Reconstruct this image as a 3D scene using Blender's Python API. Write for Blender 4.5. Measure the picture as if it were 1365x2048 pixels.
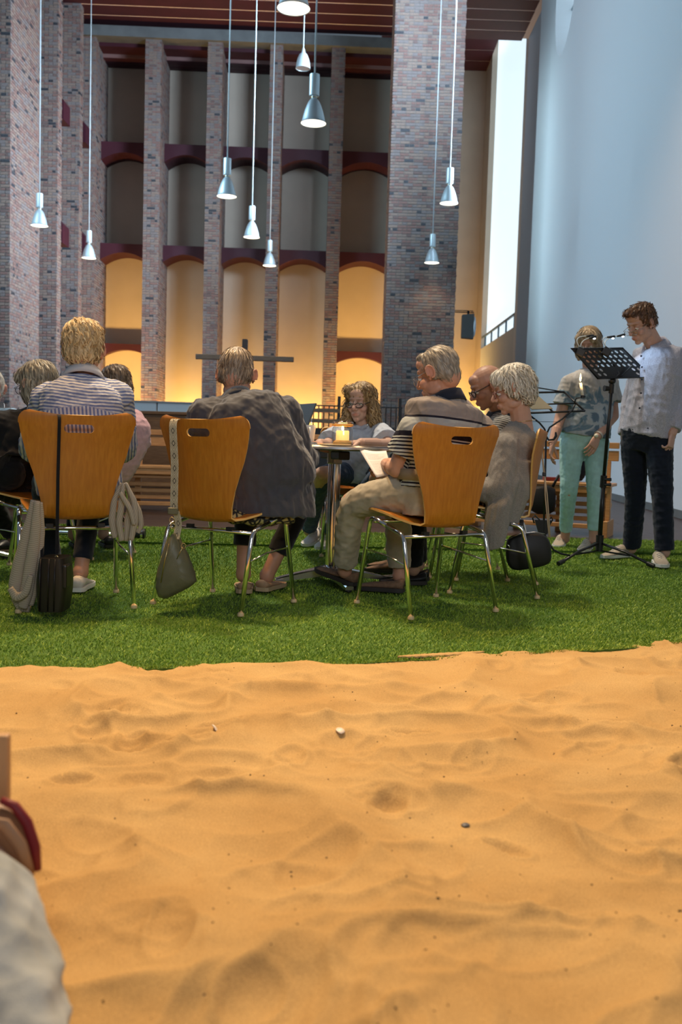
import bpy, bmesh, math, random
import numpy as np
from mathutils import Vector, Matrix
from mathutils import noise as mnoise

for o in list(bpy.data.objects):
    bpy.data.objects.remove(o, do_unlink=True)
scene = bpy.context.scene
col = scene.collection
RNG = random.Random(7)

# ------------------------------------------------------------------ camera
FPX, CX, CY = 1900.0, 682.5, 1024.0
CAM_H, PITCH, ROLL = 0.78, math.atan(144 / 1900.0), 0.030
_f = Vector((0, math.cos(PITCH), -math.sin(PITCH)))
_r0 = Vector((1, 0, 0)); _u0 = _r0.cross(_f)
_r = _r0 * math.cos(ROLL) + _u0 * math.sin(ROLL)
_u = _u0 * math.cos(ROLL) - _r0 * math.sin(ROLL)
cam_data = bpy.data.cameras.new('camera')
cam = bpy.data.objects.new('camera', cam_data); col.objects.link(cam)
cam.matrix_world = Matrix(((_r.x, _u.x, -_f.x, 0), (_r.y, _u.y, -_f.y, 0), (_r.z, _u.z, -_f.z, CAM_H), (0, 0, 0, 1)))
cam_data.sensor_fit = 'HORIZONTAL'; cam_data.sensor_width = 24.0
cam_data.lens = FPX / 1365.0 * 24.0
cam_data.clip_start = 0.05; cam_data.clip_end = 200
cam_data.dof.use_dof = True; cam_data.dof.focus_distance = 4.6; cam_data.dof.aperture_fstop = 4.0
scene.camera = cam

def P(px, py, Y):
    """world point at depth Y on the sight line measured in the photograph"""
    d = _f * FPX + _r * (px - CX) - _u * (py - CY)
    return Vector((0, 0, CAM_H)) + d * (Y / d.y)

# ------------------------------------------------------------------ world, exposure
scene.view_settings.view_transform = 'Standard'
scene.view_settings.look = 'None'
scene.view_settings.gamma = 1.0
scene.view_settings.use_curve_mapping = False
scene.view_settings.exposure = 0.0
world = bpy.data.worlds.new('world'); scene.world = world
world.use_nodes = True
wb = world.node_tree.nodes['Background']
wb.inputs['Color'].default_value = (0.60, 0.74, 0.90, 1)
wb.inputs['Strength'].default_value = 0.15

def area(name, loc, target, size, power, color, size_y=None, spread=180):
    d = bpy.data.lights.new(name, 'AREA'); d.energy = power; d.color = color
    d.size = size
    if size_y: d.shape = 'RECTANGLE'; d.size_y = size_y
    d.spread = math.radians(spread)
    o = bpy.data.objects.new(name, d); col.objects.link(o)
    o.location = loc
    o.rotation_euler = (Vector(target) - Vector(loc)).to_track_quat('-Z', 'Y').to_euler()
    return o
def spot(name, loc, target, power, color, angle=60, blend=.6, radius=.1):
    d = bpy.data.lights.new(name, 'SPOT'); d.energy = power; d.color = color
    d.spot_size = math.radians(angle); d.spot_blend = blend; d.shadow_soft_size = radius
    o = bpy.data.objects.new(name, d); col.objects.link(o)
    o.location = loc
    o.rotation_euler = (Vector(target) - Vector(loc)).to_track_quat('-Z', 'Y').to_euler()
    return o
WARM = (1.0, 0.62, 0.26)
# ceiling floodlights above the sand and the turf
spot('flood_sand', (-1.6, 5.2, 6.5), (-0.75, 2.5, 0), 1850, WARM, 62, 1.0, .2)
spot('flood_sand_right', (1.9, 5.4, 6.5), (0.5, 1.6, 0), 760, (1, .64, .32), 70, 1.0, .12)
spot('flood_turf', (-0.6, 7.2, 7.6), (-0.2, 4.8, 0), 1950, (1, .87, .67), 75, 1.0, .35)
spot('fill_pews', (-0.4, 7.4, 7.5), (-.3, 9.4, .3), 900, (1, .68, .36), 80, 1.0, .18)  # added fill lamp that brightens the pews
spot('fill_wall', (-1.0, 8.5, 7.5), (3.9, 11.0, 1.2), 700, (1, .72, .55), 70, 1.0, .3)  # added warm wash on the lower side wall, no fixture there
# daylight from the high windows of the left side and of the right aisle
area('daylight_left', (-9.5, 14, 8.5), (4.2, 18, 5.0), 5.0, 740, (.52, .80, 1.0), 6.0, 130)
area('daylight_right', (3.2, 18.0, 10.3), (-3.0, 23.5, 10.6), 2.5, 560, (.62, .80, 1.0), 2.5, 120)
area('daylight_aisle', (3.3, 19.0, 7.4), (-7.7, 23.2, 5.6), 2.0, 620, (.66, .82, 1.0), 4.0, 70)
# added lamp behind the pillar, brightens the far end of the side wall
area('wall_end_fill', (1.7, 26.6, 7.0), (4.75, 23.6, 6.4), 0.8, 45, (.60, .86, 1.0), 7.0, 60)
# soft cool fill added behind the camera for the people's near sides
area('front_fill', (1.6, -3.5, 3.3), (-.3, 6.0, 1.0), 2.6, 20, (.90, .95, 1.0), 2.0, 55)
# amber uplights hidden behind the white partition, one at the foot of each bay
for lx in (-8.2, -6.45, -4.6, -2.85, -1.2, 0.45, 3.5):
    yb = 34.2 if lx > 3 else (26.7 if lx in (-6.45, .45) else 27.75)
    area('amber_uplight', (lx, yb - .1, 0.35), (lx, yb + 1.2, 3.4), 0.9, 360 if lx > 3 else (150 if yb < 27 else 185), (1.0, .57, .15), 0.3, 110 if yb < 27 else 180)
# ------------------------------------------------------------------ helpers
def tag(o, label=None, cat=None, group=None, kind=None):
    if label: o['label'] = label
    if cat: o['category'] = cat
    if group: o['group'] = group
    if kind: o['kind'] = kind
    return o
def empty(name, loc=(0, 0, 0), rz=0.0, label=None, cat=None, group=None, kind=None):
    o = bpy.data.objects.new(name, None); col.objects.link(o)
    o.location = loc; o.rotation_euler = (0, 0, rz); o.empty_display_size = .1
    return tag(o, label, cat, group, kind)
def link(name, me, mats=None, parent=None, loc=None):
    o = bpy.data.objects.new(name, me); col.objects.link(o)
    if mats is not None:
        for m in (mats if isinstance(mats, (list, tuple)) else [mats]): me.materials.append(m)
    if parent is not None: o.parent = parent
    if loc is not None: o.location = loc
    return o
def copy_tree(o, parent=None):
    c = o.copy(); col.objects.link(c)
    if parent is not None: c.parent = parent
    for ch in o.children: copy_tree(ch, c)
    return c

class MB:
    """collects shapes; build() links them as one mesh object"""
    def __init__(s): s.v = []; s.f = []; s.mi = []
    def add(s, vs, fs, mi=0):
        b = len(s.v); s.v += [tuple(x) for x in vs]
        s.f += [tuple(i + b for i in f) for f in fs]; s.mi += [mi] * len(fs); return s
    def box(s, c, d, M=None, mi=0):
        x, y, z = d[0] / 2, d[1] / 2, d[2] / 2
        vs = [Vector((a, b, e)) for a in (-x, x) for b in (-y, y) for e in (-z, z)]
        if M is not None: vs = [M @ v for v in vs]
        vs = [v + Vector(c) for v in vs]
        return s.add(vs, [(0, 1, 3, 2), (4, 6, 7, 5), (0, 4, 5, 1), (2, 3, 7, 6), (0, 2, 6, 4), (1, 5, 7, 3)], mi)
    def boxb(s, lo, hi, mi=0):
        return s.box([(a + b) / 2 for a, b in zip(lo, hi)], [b - a for a, b in zip(lo, hi)], None, mi)
    def loft(s, rings, mi=0, cap=True, closed=True):
        n = len(rings[0]); b = len(s.v)
        for r in rings: s.v += [tuple(p) for p in r]
        fs = []
        for i in range(len(rings) - 1):
            for j in range(n if closed else n - 1):
                k = (j + 1) % n
                fs.append((b + i * n + j, b + i * n + k, b + (i + 1) * n + k, b + (i + 1) * n + j))
        if cap and closed:
            fs.append(tuple(b + j for j in reversed(range(n))))
            fs.append(tuple(b + (len(rings) - 1) * n + j for j in range(n)))
        s.f += fs; s.mi += [mi] * len(fs); return s
    def tube(s, pts, r, n=8, mi=0, cap=True, flat=None):
        pts = [Vector(p) for p in pts]; m = len(pts)
        rr = r if isinstance(r, (list, tuple)) else [r] * m
        rings = []; up = None
        for i, p in enumerate(pts):
            t = (pts[min(i + 1, m - 1)] - pts[max(i - 1, 0)]).normalized()
            if up is None:
                up = Vector((0, 0, 1)) if abs(t.z) < .9 else Vector((0, 1, 0))
                if flat is not None: up = Vector(flat[0])
            a = t.cross(up)
            if a.length < 1e-6: a = t.cross(Vector((1, 0, 0)))
            a.normalize(); up = a.cross(t).normalized()
            ra, rb = (rr[i], rr[i]) if flat is None else (rr[i], rr[i] * flat[1])
            rings.append([p + a * (ra * math.cos(q)) + up * (rb * math.sin(q)) for q in [2 * math.pi * j / n for j in range(n)]])
        return s.loft(rings, mi, cap)
    def lathe(s, prof, c=(0, 0, 0), n=24, mi=0, cap=True):
        c = Vector(c)
        return s.loft([[c + Vector((r * math.cos(q), r * math.sin(q), z)) for q in [2 * math.pi * j / n for j in range(n)]] for r, z in prof], mi, cap)
    def ell(s, c, rad, M=None, nu=14, nv=9, mi=0):
        c = Vector(c); rings = []
        for i in range(nv + 1):
            th = math.pi * (i + .02) / (nv + .04)
            ring = []
            for j in range(nu):
                ph = 2 * math.pi * j / nu
                v = Vector((rad[0] * math.sin(th) * math.cos(ph), rad[1] * math.sin(th) * math.sin(ph), -rad[2] * math.cos(th)))
                if M is not None: v = M @ v
                ring.append(c + v)
            rings.append(ring)
        return s.loft(rings, mi)
    def caps(s, p, q, r0, r1, n=12, mi=0, k=4):
        """round-ended tapered limb"""
        p, q = Vector(p), Vector(q); t = (q - p); L = t.length
        if L < 1e-6: return s.ell(p, (r0, r0, r0))
        t.normalize(); a = t.orthogonal().normalized(); b = t.cross(a)
        prof = [(r0 * math.cos(x), -r0 * math.sin(x)) for x in [math.pi / 2 * (k - i) / k * .98 for i in range(k)]]
        prof += [(r0, 0), (r1, L)]
        prof += [(r1 * math.cos(x), L + r1 * math.sin(x)) for x in [math.pi / 2 * (i + 1) / k * .98 for i in range(k)]]
        return s.loft([[p + t * h + (a * math.cos(w) + b * math.sin(w)) * r for w in [2 * math.pi * j / n for j in range(n)]] for r, h in prof], mi)
    def prism(s, poly, d, c=(0, 0, 0), M=None, mi=0):
        """polygon in x,z extruded along y by d"""
        c = Vector(c); rings = []
        for y in (-d / 2, d / 2):
            ring = [Vector((x, y, z)) for x, z in poly]
            if M is not None: ring = [M @ v for v in ring]
            rings.append([v + c for v in ring])
        return s.loft(rings, mi)
    def mesh(s, name='mesh', smooth=False):
        me = bpy.data.meshes.new(name); me.from_pydata(s.v, [], s.f); me.update()
        if len(set(s.mi)) > 1: me.polygons.foreach_set('material_index', s.mi)
        bm = bmesh.new(); bm.from_mesh(me); bmesh.ops.recalc_face_normals(bm, faces=bm.faces); bm.to_mesh(me); bm.free()
        if smooth is True: me.polygons.foreach_set('use_smooth', [True] * len(me.polygons))
        elif smooth:
            me.polygons.foreach_set('use_smooth', [True] * len(me.polygons)); me.set_sharp_from_angle(angle=math.radians(smooth))
        return me
    def build(s, name, m, parent=None, smooth=False, loc=None):
        return link(name, s.mesh(name, smooth), m, parent, loc)

def bevel(o, w=.004, seg=2, ang=40):
    """bevel an object's mesh in place"""
    bm = bmesh.new(); bm.from_mesh(o.data)
    es = [e for e in bm.edges if len(e.link_faces) == 2 and e.calc_face_angle(0) > math.radians(ang)]
    bmesh.ops.bevel(bm, geom=es, offset=w, segments=seg, affect='EDGES', profile=.6, clamp_overlap=True)
    bm.to_mesh(o.data); bm.free(); return o

def remesh(mb, voxel, smooth=4, fac=.5):
    """one continuous skin around all the shapes in mb"""
    me = mb.mesh('tmp'); o = bpy.data.objects.new('tmp', me); col.objects.link(o)
    m = o.modifiers.new('r', 'REMESH'); m.mode = 'VOXEL'; m.voxel_size = voxel; m.use_smooth_shade = True
    if smooth:
        m2 = o.modifiers.new('s', 'SMOOTH'); m2.factor = fac; m2.iterations = smooth
    dg = bpy.context.evaluated_depsgraph_get(); dg.update()
    out = bpy.data.meshes.new_from_object(o.evaluated_get(dg))
    bpy.data.objects.remove(o); bpy.data.meshes.remove(me)
    out.polygons.foreach_set('use_smooth', [True] * len(out.polygons))
    return out
def getv(me):
    a = np.empty(len(me.vertices) * 3, np.float32); me.vertices.foreach_get('co', a); return a.reshape(-1, 3)
def getn(me):
    a = np.empty(len(me.vertices) * 3, np.float32); me.vertices.foreach_get('normal', a); return a.reshape(-1, 3)
def setv(me, a):
    me.vertices.foreach_set('co', np.ascontiguousarray(a, np.float32).ravel()); me.update()
def fattr(me, name, vals):
    at = me.attributes.new(name, 'FLOAT', 'POINT'); at.data.foreach_set('value', np.ascontiguousarray(vals, np.float32))
def cattr(me, name, vals):
    at = me.color_attributes.new(name, 'FLOAT_COLOR', 'POINT')
    v = np.ones((len(me.vertices), 4), np.float32); v[:, :3] = vals; at.data.foreach_set('color', v.ravel())
def join_meshes(mes, name):
    """arrays of several meshes in one mesh datablock"""
    vs, fs, off = [], [], 0
    for me in mes:
        a = getv(me); vs.append(a)
        fs += [tuple(i + off for i in p.vertices) for p in me.polygons]; off += len(a)
        bpy.data.meshes.remove(me)
    out = bpy.data.meshes.new(name); out.from_pydata(np.vstack(vs).tolist(), [], fs); out.update()
    out.polygons.foreach_set('use_smooth', [True] * len(out.polygons))
    return out

# ------------------------------------------------------------------ materials
def nmat(name):
    m = bpy.data.materials.new(name); m.use_nodes = True
    nt = m.node_tree; b = nt.nodes['Principled BSDF']
    return m, nt, b
def N(nt, t, **kw):
    n = nt.nodes.new(t)
    for k, v in kw.items():
        if k in n.inputs: n.inputs[k].default_value = v
        else: setattr(n, k, v)
    return n
def mat(name, c, rough=.6, metal=0.0, var=.0, vscale=20.0, bump=0.0, bscale=200.0, stretch=None, spec=.4, c2=None, emit=None, estr=0.0, trans=0.0, sheen=0.0, sub=0.0):
    m, nt, b = nmat(name)
    b.inputs['Roughness'].default_value = rough; b.inputs['Metallic'].default_value = metal
    b.inputs['Specular IOR Level'].default_value = spec
    b.inputs['Base Color'].default_value = (*c, 1)
    if trans: b.inputs['Transmission Weight'].default_value = trans
    if sheen: b.inputs['Sheen Weight'].default_value = sheen
    if sub:
        b.inputs['Subsurface Weight'].default_value = sub; b.inputs['Subsurface Radius'].default_value = (.012, .005, .003)
    if emit: b.inputs['Emission Color'].default_value = (*emit, 1); b.inputs['Emission Strength'].default_value = estr
    src = None
    if var or bump:
        tc = N(nt, 'ShaderNodeTexCoord'); mp = N(nt, 'ShaderNodeMapping')
        if stretch: mp.inputs['Scale'].default_value = stretch
        nt.links.new(tc.outputs['Object'], mp.inputs['Vector']); src = mp.outputs['Vector']
    if var:
        nz = N(nt, 'ShaderNodeTexNoise', Scale=vscale, Detail=5.0); nt.links.new(src, nz.inputs['Vector'])
        mx = N(nt, 'ShaderNodeMix', data_type='RGBA')
        d = c2 or tuple(x * (1 - var) for x in c); l = c if c2 else tuple(min(1, x * (1 + var)) for x in c)
        mx.inputs['A'].default_value = (*d, 1); mx.inputs['B'].default_value = (*l, 1)
        rp = N(nt, 'ShaderNodeMapRange'); rp.inputs['From Min'].default_value = .3; rp.inputs['From Max'].default_value = .7
        nt.links.new(nz.outputs['Fac'], rp.inputs['Value']); nt.links.new(rp.outputs['Result'], mx.inputs['Factor'])
        nt.links.new(mx.outputs['Result'], b.inputs['Base Color'])
    if bump:
        nb = N(nt, 'ShaderNodeTexNoise', Scale=bscale, Detail=3.0); nt.links.new(src, nb.inputs['Vector'])
        bp = N(nt, 'ShaderNodeBump', Strength=bump, Distance=.004); nt.links.new(nb.outputs['Fac'], bp.inputs['Height'])
        nt.links.new(bp.outputs['Normal'], b.inputs['Normal'])
    return m
def striped(name, attr, c1, c2, period, duty=.5, rough=.8, soft=.12):
    """woven stripes that follow a distance stored on the cloth"""
    m, nt, b = nmat(name); b.inputs['Roughness'].default_value = rough; b.inputs['Specular IOR Level'].default_value = .2
    at = N(nt, 'ShaderNodeAttribute', attribute_name=attr)
    dv = N(nt, 'ShaderNodeMath', operation='DIVIDE'); dv.inputs[1].default_value = period; nt.links.new(at.outputs['Fac'], dv.inputs[0])
    pp = N(nt, 'ShaderNodeMath', operation='PINGPONG'); pp.inputs[1].default_value = .5; nt.links.new(dv.outputs[0], pp.inputs[0])
    mr = N(nt, 'ShaderNodeMapRange'); mr.inputs['From Min'].default_value = duty / 2 - soft / 2; mr.inputs['From Max'].default_value = duty / 2 + soft / 2
    nt.links.new(pp.outputs[0], mr.inputs['Value'])
    mx = N(nt, 'ShaderNodeMix', data_type='RGBA'); mx.inputs['A'].default_value = (*c1, 1); mx.inputs['B'].default_value = (*c2, 1)
    nt.links.new(mr.outputs['Result'], mx.inputs['Factor']); nt.links.new(mx.outputs['Result'], b.inputs['Base Color'])
    return m
def vcol(name, rough=.6, attr='col', sub=0.0, bump=0.0, bscale=300.0, spec=.35):
    m, nt, b = nmat(name); b.inputs['Roughness'].default_value = rough; b.inputs['Specular IOR Level'].default_value = spec
    at = N(nt, 'ShaderNodeAttribute', attribute_name=attr)
    nt.links.new(at.outputs['Color'], b.inputs['Base Color'])
    if sub: b.inputs['Subsurface Weight'].default_value = sub; b.inputs['Subsurface Radius'].default_value = (.012, .005, .003)
    if bump:
        tc = N(nt, 'ShaderNodeTexCoord'); nb = N(nt, 'ShaderNodeTexNoise', Scale=bscale, Detail=3.0); nt.links.new(tc.outputs['Object'], nb.inputs['Vector'])
        bp = N(nt, 'ShaderNodeBump', Strength=bump, Distance=.003); nt.links.new(nb.outputs['Fac'], bp.inputs['Height']); nt.links.new(bp.outputs['Normal'], b.inputs['Normal'])
    return m
CHROME = mat('chrome', (.78, .78, .78), .12, 1.0)
BLACK = mat('black_plastic', (.012, .012, .013), .45)
BLACKMETAL = mat('black_metal', (.015, .015, .016), .35, .3)
# ------------------------------------------------------------------ room shell
M_WHITE = mat('white_plaster', (.66, .68, .70), .85, bump=.15, bscale=60)
M_BEIGE = mat('cream_plaster', (.54, .455, .37), .9, var=.05, vscale=1.5, bump=.2, bscale=50)
M_RED = mat('oxblood_paint', (.050, .009, .018), .55, var=.12, vscale=2)
M_REDDARK = mat('oxblood_board', (.052, .009, .017), .6, var=.15, vscale=2)
M_GREYC = mat('grey_concrete', (.13, .14, .14), .8, var=.15, vscale=3)
M_GREYP = mat('grey_plaster', (.78, .77, .78), .85)
M_MORTAR = mat('mortar', (.21, .19, .175), .9, var=.12, vscale=6)
BRICKS = [mat('brick_rose', (.20, .118, .10), .85, var=.2, vscale=30),
          mat('brick_tan', (.225, .165, .135), .85, var=.18, vscale=30),
          mat('brick_grey', (.185, .155, .148), .85, var=.15, vscale=30),
          mat('brick_brown', (.15, .10, .09), .85, var=.2, vscale=30),
          mat('brick_clinker', (.038, .04, .048), .6, var=.3, vscale=30)]
BRICK_W = [28, 34, 26, 8.5, 3.5]
COURSE, BL, BH, JT = .0695, .208, .056, .0135

REAR = Matrix.Translation((0, 27.5, 0)) @ Matrix.Rotation(math.radians(2.0), 4, 'Z')   # the rear wall stands a little askew
def rear(o):
    o.matrix_world = REAR @ o.matrix_world; return o

def unit_brick(name, L, D, mi):
    mb = MB(); mb.box((0, 0, 0), (L, D, BH)); me = mb.mesh(name); me.materials.append(BRICKS[mi]); return me
UB = {(k, mi): unit_brick('brick', L, .05, mi) for k, L in (('s', BL), ('h', .098)) for mi in range(5)}

def brick_pillar(name, x0, x1, y0, y1, z0, z1, sides, single, zsee, label, seed, askew=False):
    """mortar core, bricks laid proud of it in alternating stretcher and header courses"""
    rng = random.Random(seed)
    e = .012
    mb = MB(); mb.boxb((x0 + e, y0 + e, z0), (x1 - e, y1 - e, z1))
    core = mb.build(name, M_MORTAR); tag(core, label, None, None, 'structure')
    faces = []
    if 'f' in sides: faces.append((Vector((x0, y0, 0)), Vector((1, 0, 0)), Vector((0, 1, 0)), x1 - x0))
    if 'r' in sides: faces.append((Vector((x1, y0, 0)), Vector((0, 1, 0)), Vector((-1, 0, 0)), y1 - y0))
    if 'l' in sides: faces.append((Vector((x0, y0, 0)), Vector((0, 1, 0)), Vector((1, 0, 0)), y1 - y0))
    items = []
    nc = int((z1 - z0) / COURSE)
    for fi, (org, du, dn, W) in enumerate(faces):
        for c in range(nc):
            z = z0 + (c + .5) * COURSE
            head = (c + fi) % 2; kind = 'h' if head else 's'
            L = .098 if head else BL
            u = 0.0 if head else (-.5 * (BL + JT) * (c // 2 % 2))
            while u < W - .02:
                a, b = max(u, 0), min(u + L, W)
                if b - a > .03:
                    mi = rng.choices(range(5), BRICK_W)[0]
                    items.append((org + du * ((a + b) / 2) + dn * (.025 + rng.uniform(-.002, .003)) + Vector((0, 0, z)), du, b - a, kind, mi, abs(b - a - L) < 1e-6, fi))
                u += L + JT
    items.sort(key=lambda t: (t[6], abs(t[0].z - zsee)))
    ind = 0; rest = MB()
    for c, du, L, kind, mi, full, fi in items:
        if full and fi == 0 and ind < single:
            o = bpy.data.objects.new('brick', UB[(kind, mi)]); col.objects.link(o); o.parent = core; o.location = c; ind += 1
        else:
            d = (L, .05, BH) if abs(du.x) > .5 else (.05, L, BH)
            rest.box(c, d, None, mi)
    o = rest.build('brickwork', BRICKS, core); o['kind'] = 'stuff'
    if askew: rear(core)
    return core

# floor of the hall, dark boards
def floor_mat():
    m, nt, b = nmat('dark_floorboards')
    tc = N(nt, 'ShaderNodeTexCoord'); mp = N(nt, 'ShaderNodeMapping'); mp.inputs['Scale'].default_value = (.6, 6, 1)
    nt.links.new(tc.outputs['Object'], mp.inputs['Vector'])
    nz = N(nt, 'ShaderNodeTexNoise', Scale=3.0, Detail=6.0); nt.links.new(mp.outputs['Vector'], nz.inputs['Vector'])
    cr = N(nt, 'ShaderNodeValToRGB'); cr.color_ramp.elements[0].color = (.030, .017, .013, 1); cr.color_ramp.elements[1].color = (.085, .048, .036, 1)
    cr.color_ramp.elements[0].position = .3; cr.color_ramp.elements[1].position = .7
    nt.links.new(nz.outputs['Fac'], cr.inputs['Fac']); nt.links.new(cr.outputs['Color'], b.inputs['Base Color'])
    b.inputs['Roughness'].default_value = .38
    return m
M_FLOOR = floor_mat()
fl = MB(); fl.boxb((-16, 4.9, -.30), (9, 38, -.020)); fl.boxb((-16, -3, -.34), (9, 4.9, -.26)); floor = fl.build('floor', M_FLOOR); tag(floor, None, None, None, 'structure')
M_BOARD = mat('dark_board', (.058, .034, .027), .42, var=.4, vscale=4, stretch=(.5, 8, 1))
def unit_board(L):
    b = MB(); b.box((0, 0, 0), (L, .176, .03)); return link_mesh(b, 'floorboard')
def link_mesh(b, n):
    me = b.mesh(n); me.materials.append(M_BOARD); return me
_bd = unit_board(3.0)
for r_ in range(32):
    for c_ in range(5):
        o = bpy.data.objects.new('floorboard', _bd); col.objects.link(o); o.parent = floor
        o.location = (-6.4 + c_ * 3.004 + (r_ % 3) * .9, 7.45 + r_ * .18, -.023)
o = MB()
for r_ in range(3, 140):
    y = 7.45 + 31.5 * .18 + r_ * .18 - .5
    if y > 37: break
    o.boxb((-15, y - .088, -.038), (8, y + .088, -.010))
o = o.build('distant_floorboards', M_BOARD, floor); o['kind'] = 'stuff'

# white side wall on the right, baseboard, round window
def wall_pt(y): return 3.94 + .0667 * (y - 10.94)
# its far end is flared into the room to catch a strip of light
wr = MB()
Y0, Y1, HT = 1.0, 24.3, 15.0
ang = math.atan(.0667)
ex = Vector((math.sin(ang), math.cos(ang), 0)); nx = Vector((math.cos(ang), -math.sin(ang), 0))
def W(s, z, d=0.0):   # along the wall, height, depth behind the surface
    y = s; return Vector((wall_pt(y), y, z)) + nx * d
RC, RR = Vector((wall_pt(22.05), 22.05, 11.2)), 1.55
# wall with a round opening: ring of quads around the circle, then the rest
nseg = 48
circ = [(22.05 + RR * math.cos(q), 11.2 + RR * math.sin(q)) for q in [2 * math.pi * j / nseg for j in range(nseg)]]
def box_pt(q):
    c, s_ = math.cos(q), math.sin(q); k = 1.9 / max(abs(c), abs(s_)); return (22.05 + c * k, 11.2 + s_ * k)
sq = [box_pt(2 * math.pi * j / nseg) for j in range(nseg)]
for d in (0.0,):
    for j in range(nseg):
        k = (j + 1) % nseg
        wr.add([W(*circ[j], 0), W(*circ[k], 0), W(*sq[k], 0), W(*sq[j], 0)], [(0, 1, 2, 3)])
        wr.add([W(*circ[j], 0), W(*circ[k], 0), W(*circ[k], .5), W(*circ[j], .5)], [(0, 1, 2, 3)])
S0, S1, Z0, Z1 = 22.05 - 1.9, 22.05 + 1.9, 11.2 - 1.9, 11.2 + 1.9
for a, b, c, d in ((Y0, S0, -.06, HT), (S0, S1, -.06, Z0), (S0, S1, Z1, HT), (S1, 24.0, -.06, HT)):
    wr.add([W(a, c), W(b, c), W(b, d), W(a, d)], [(0, 1, 2, 3)])
for a, b, c, d in ((Y0, Y1, -.06, Z0 - .2),):
    wr.add([W(a, c, .5), W(b, c, .5), W(b, d, .5), W(a, d, .5)], [(0, 1, 2, 3)])
cv = [(24.0 + .75 * k / 10, -.20 * (k / 10) ** 2) for k in range(11)]
for (a, da), (b, db) in zip(cv, cv[1:]):
    wr.add([W(a, -.06, da), W(b, -.06, db), W(b, HT, db), W(a, HT, da)], [(0, 1, 2, 3)])
wr.add([W(24.75, -.06, -.2), W(24.75, -.06, .5), W(24.75, HT, .5), W(24.75, HT, -.2)], [(0, 1, 2, 3)])
me = wr.mesh('wall_right'); wall_r = link('wall_right', me, M_WHITE); tag(wall_r, None, None, None, 'structure')
M_PANE = mat('daylit_pane', (.8, .9, 1), .2, emit=(.72, .90, 1.0), estr=1.0)
M_FRAME = mat('window_lead', (.10, .16, .20), .5)
wn = empty('window_1', W(22.05, 11.2, .42), -ang, None, None, None, 'structure')
pn = MB(); pn.loft([[Vector((x, RR * 1.02 * math.cos(q), RR * 1.02 * math.sin(q))) for q in [2 * math.pi * j / 40 for j in range(40)]] for x in (0, .02)])
pn.build('window_pane', M_PANE, wn)
fr = MB()
for k in range(3):
    z = (-.8, 0, .8)[k]; hw = math.sqrt(RR * RR - z * z)
    fr.boxb((-.05, -hw, z - .02), (0, hw, z + .02))
fr.boxb((-.05, -.02, -RR), (0, .02, RR))
fr.build('glazing_bar', M_FRAME, wn)
bb = MB(); bb.add([W(Y0, -.05, -.02), W(Y1, -.05, -.02), W(Y1, .085, -.02), W(Y0, .085, -.02), W(Y0, .085, 0), W(Y1, .085, 0)], [(0, 1, 2, 3), (3, 2, 5, 4)])
bbo = bb.build('baseboard_right', M_GREYC); tag(bbo, None, None, None, 'structure')

# the aisle beyond: tall slit window with a rail at its sill, grey jamb, cream end wall
am = MB(); am.boxb((4.86, 27.5, -.06), (6.2, 27.9, 15)); o = am.build('trim_1', M_GREYP); tag(o, 'grey plaster end of the side wall beside the slit window', None, None, 'structure')
aw = MB()
aw.boxb((4.86, 27.9, -.06), (5.2, 34.6, 4.2)); o = aw.build('wall_aisle', M_WHITE); tag(o, None, None, None, 'structure')
ab = MB(); ab.boxb((4.86, 34.6, -.06), (5.2, 36.4, 15)); ab.boxb((2.0, 36, -.06), (5.2, 36.4, 15)); o = ab.build('wall_back', M_BEIGE); tag(o, None, None, None, 'structure')
w2 = empty('window_2', (5.05, 31.2, 4.2), 0, None, None, None, 'structure')
pb = MB(); pb.boxb((0, -3.35, 0), (.02, 3.4, 10.8)); pb.build('window_pane', M_PANE, w2)
rb = MB(); rb.boxb((-.16, -3.35, .38), (-.10, 3.4, .44)); rb.build('sill_rail', M_FRAME, w2)
_po = MB(); _po.boxb((-.025, -.03, 0), (.025, .03, .38)); _pm = _po.mesh('rail_post'); _pm.materials.append(M_FRAME)
for k in range(5):
    o = bpy.data.objects.new('rail_post', _pm); col.objects.link(o); o.parent = w2; o.location = (-.13, -3.0 + k * 1.45, 0)

# great brick pillars
brick_pillar('trim_2', .92, 2.585, 23.0, 24.6, 0, 13.2, 'fl', 300, 5.5, 'broad brick pillar right of the middle of the hall', 3)
brick_pillar('trim_3', -9.6, -7.72, 22.0, 24.1, 0, 13.2, 'rf', 300, 5.5, 'broad brick pillar at the left edge of the hall', 4)
# slender brick pilasters along the rear wall
PIL = [(-8.45, -7.43, 24.6, 24.95, 5), (-8.1, -7.33, 26.2, 26.5, 6)]
n_t = 4
for x0, x1, y0, y1, sd in PIL:
    brick_pillar('trim_%d' % n_t, x0, x1, y0, y1, 0, 12.2, 'fr', 120, 7, 'slender brick pilaster behind the left pillar, %s of two' % ('nearer' if sd == 5 else 'farther'), sd); n_t += 1
RP = [(-7.60, -7.19), (-5.83, -5.38), (-4.10, -3.68), (-2.36, -2.00), (-.64, -.26)]
for i, (x0, x1) in enumerate(RP):
    brick_pillar('trim_%d' % n_t, x0, x1, 0, 1.62, 0, 11.95, 'fr', 120, 7, '%s slender brick pilaster of the rear wall' % ('first', 'second', 'third', 'fourth', 'fifth')[i], 20 + i, True); n_t += 1
# rear wall behind the pilasters
bw = MB(); bw.boxb((-13, 1.62, -.06), (1.3, 1.9, 11.5)); bw.boxb((1.2, -3.2, -.06), (1.3, 1.9, 11.5)); o = bw.build('wall_rear', M_BEIGE); tag(o, None, None, None, 'structure'); rear(o)
lw_ = MB(); lw_.boxb((-13.4, 10.0, -.06), (-13.0, 30.0, 12.2)); o = lw_.build('wall_left', M_WHITE); tag(o, None, None, None, 'structure')
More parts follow.
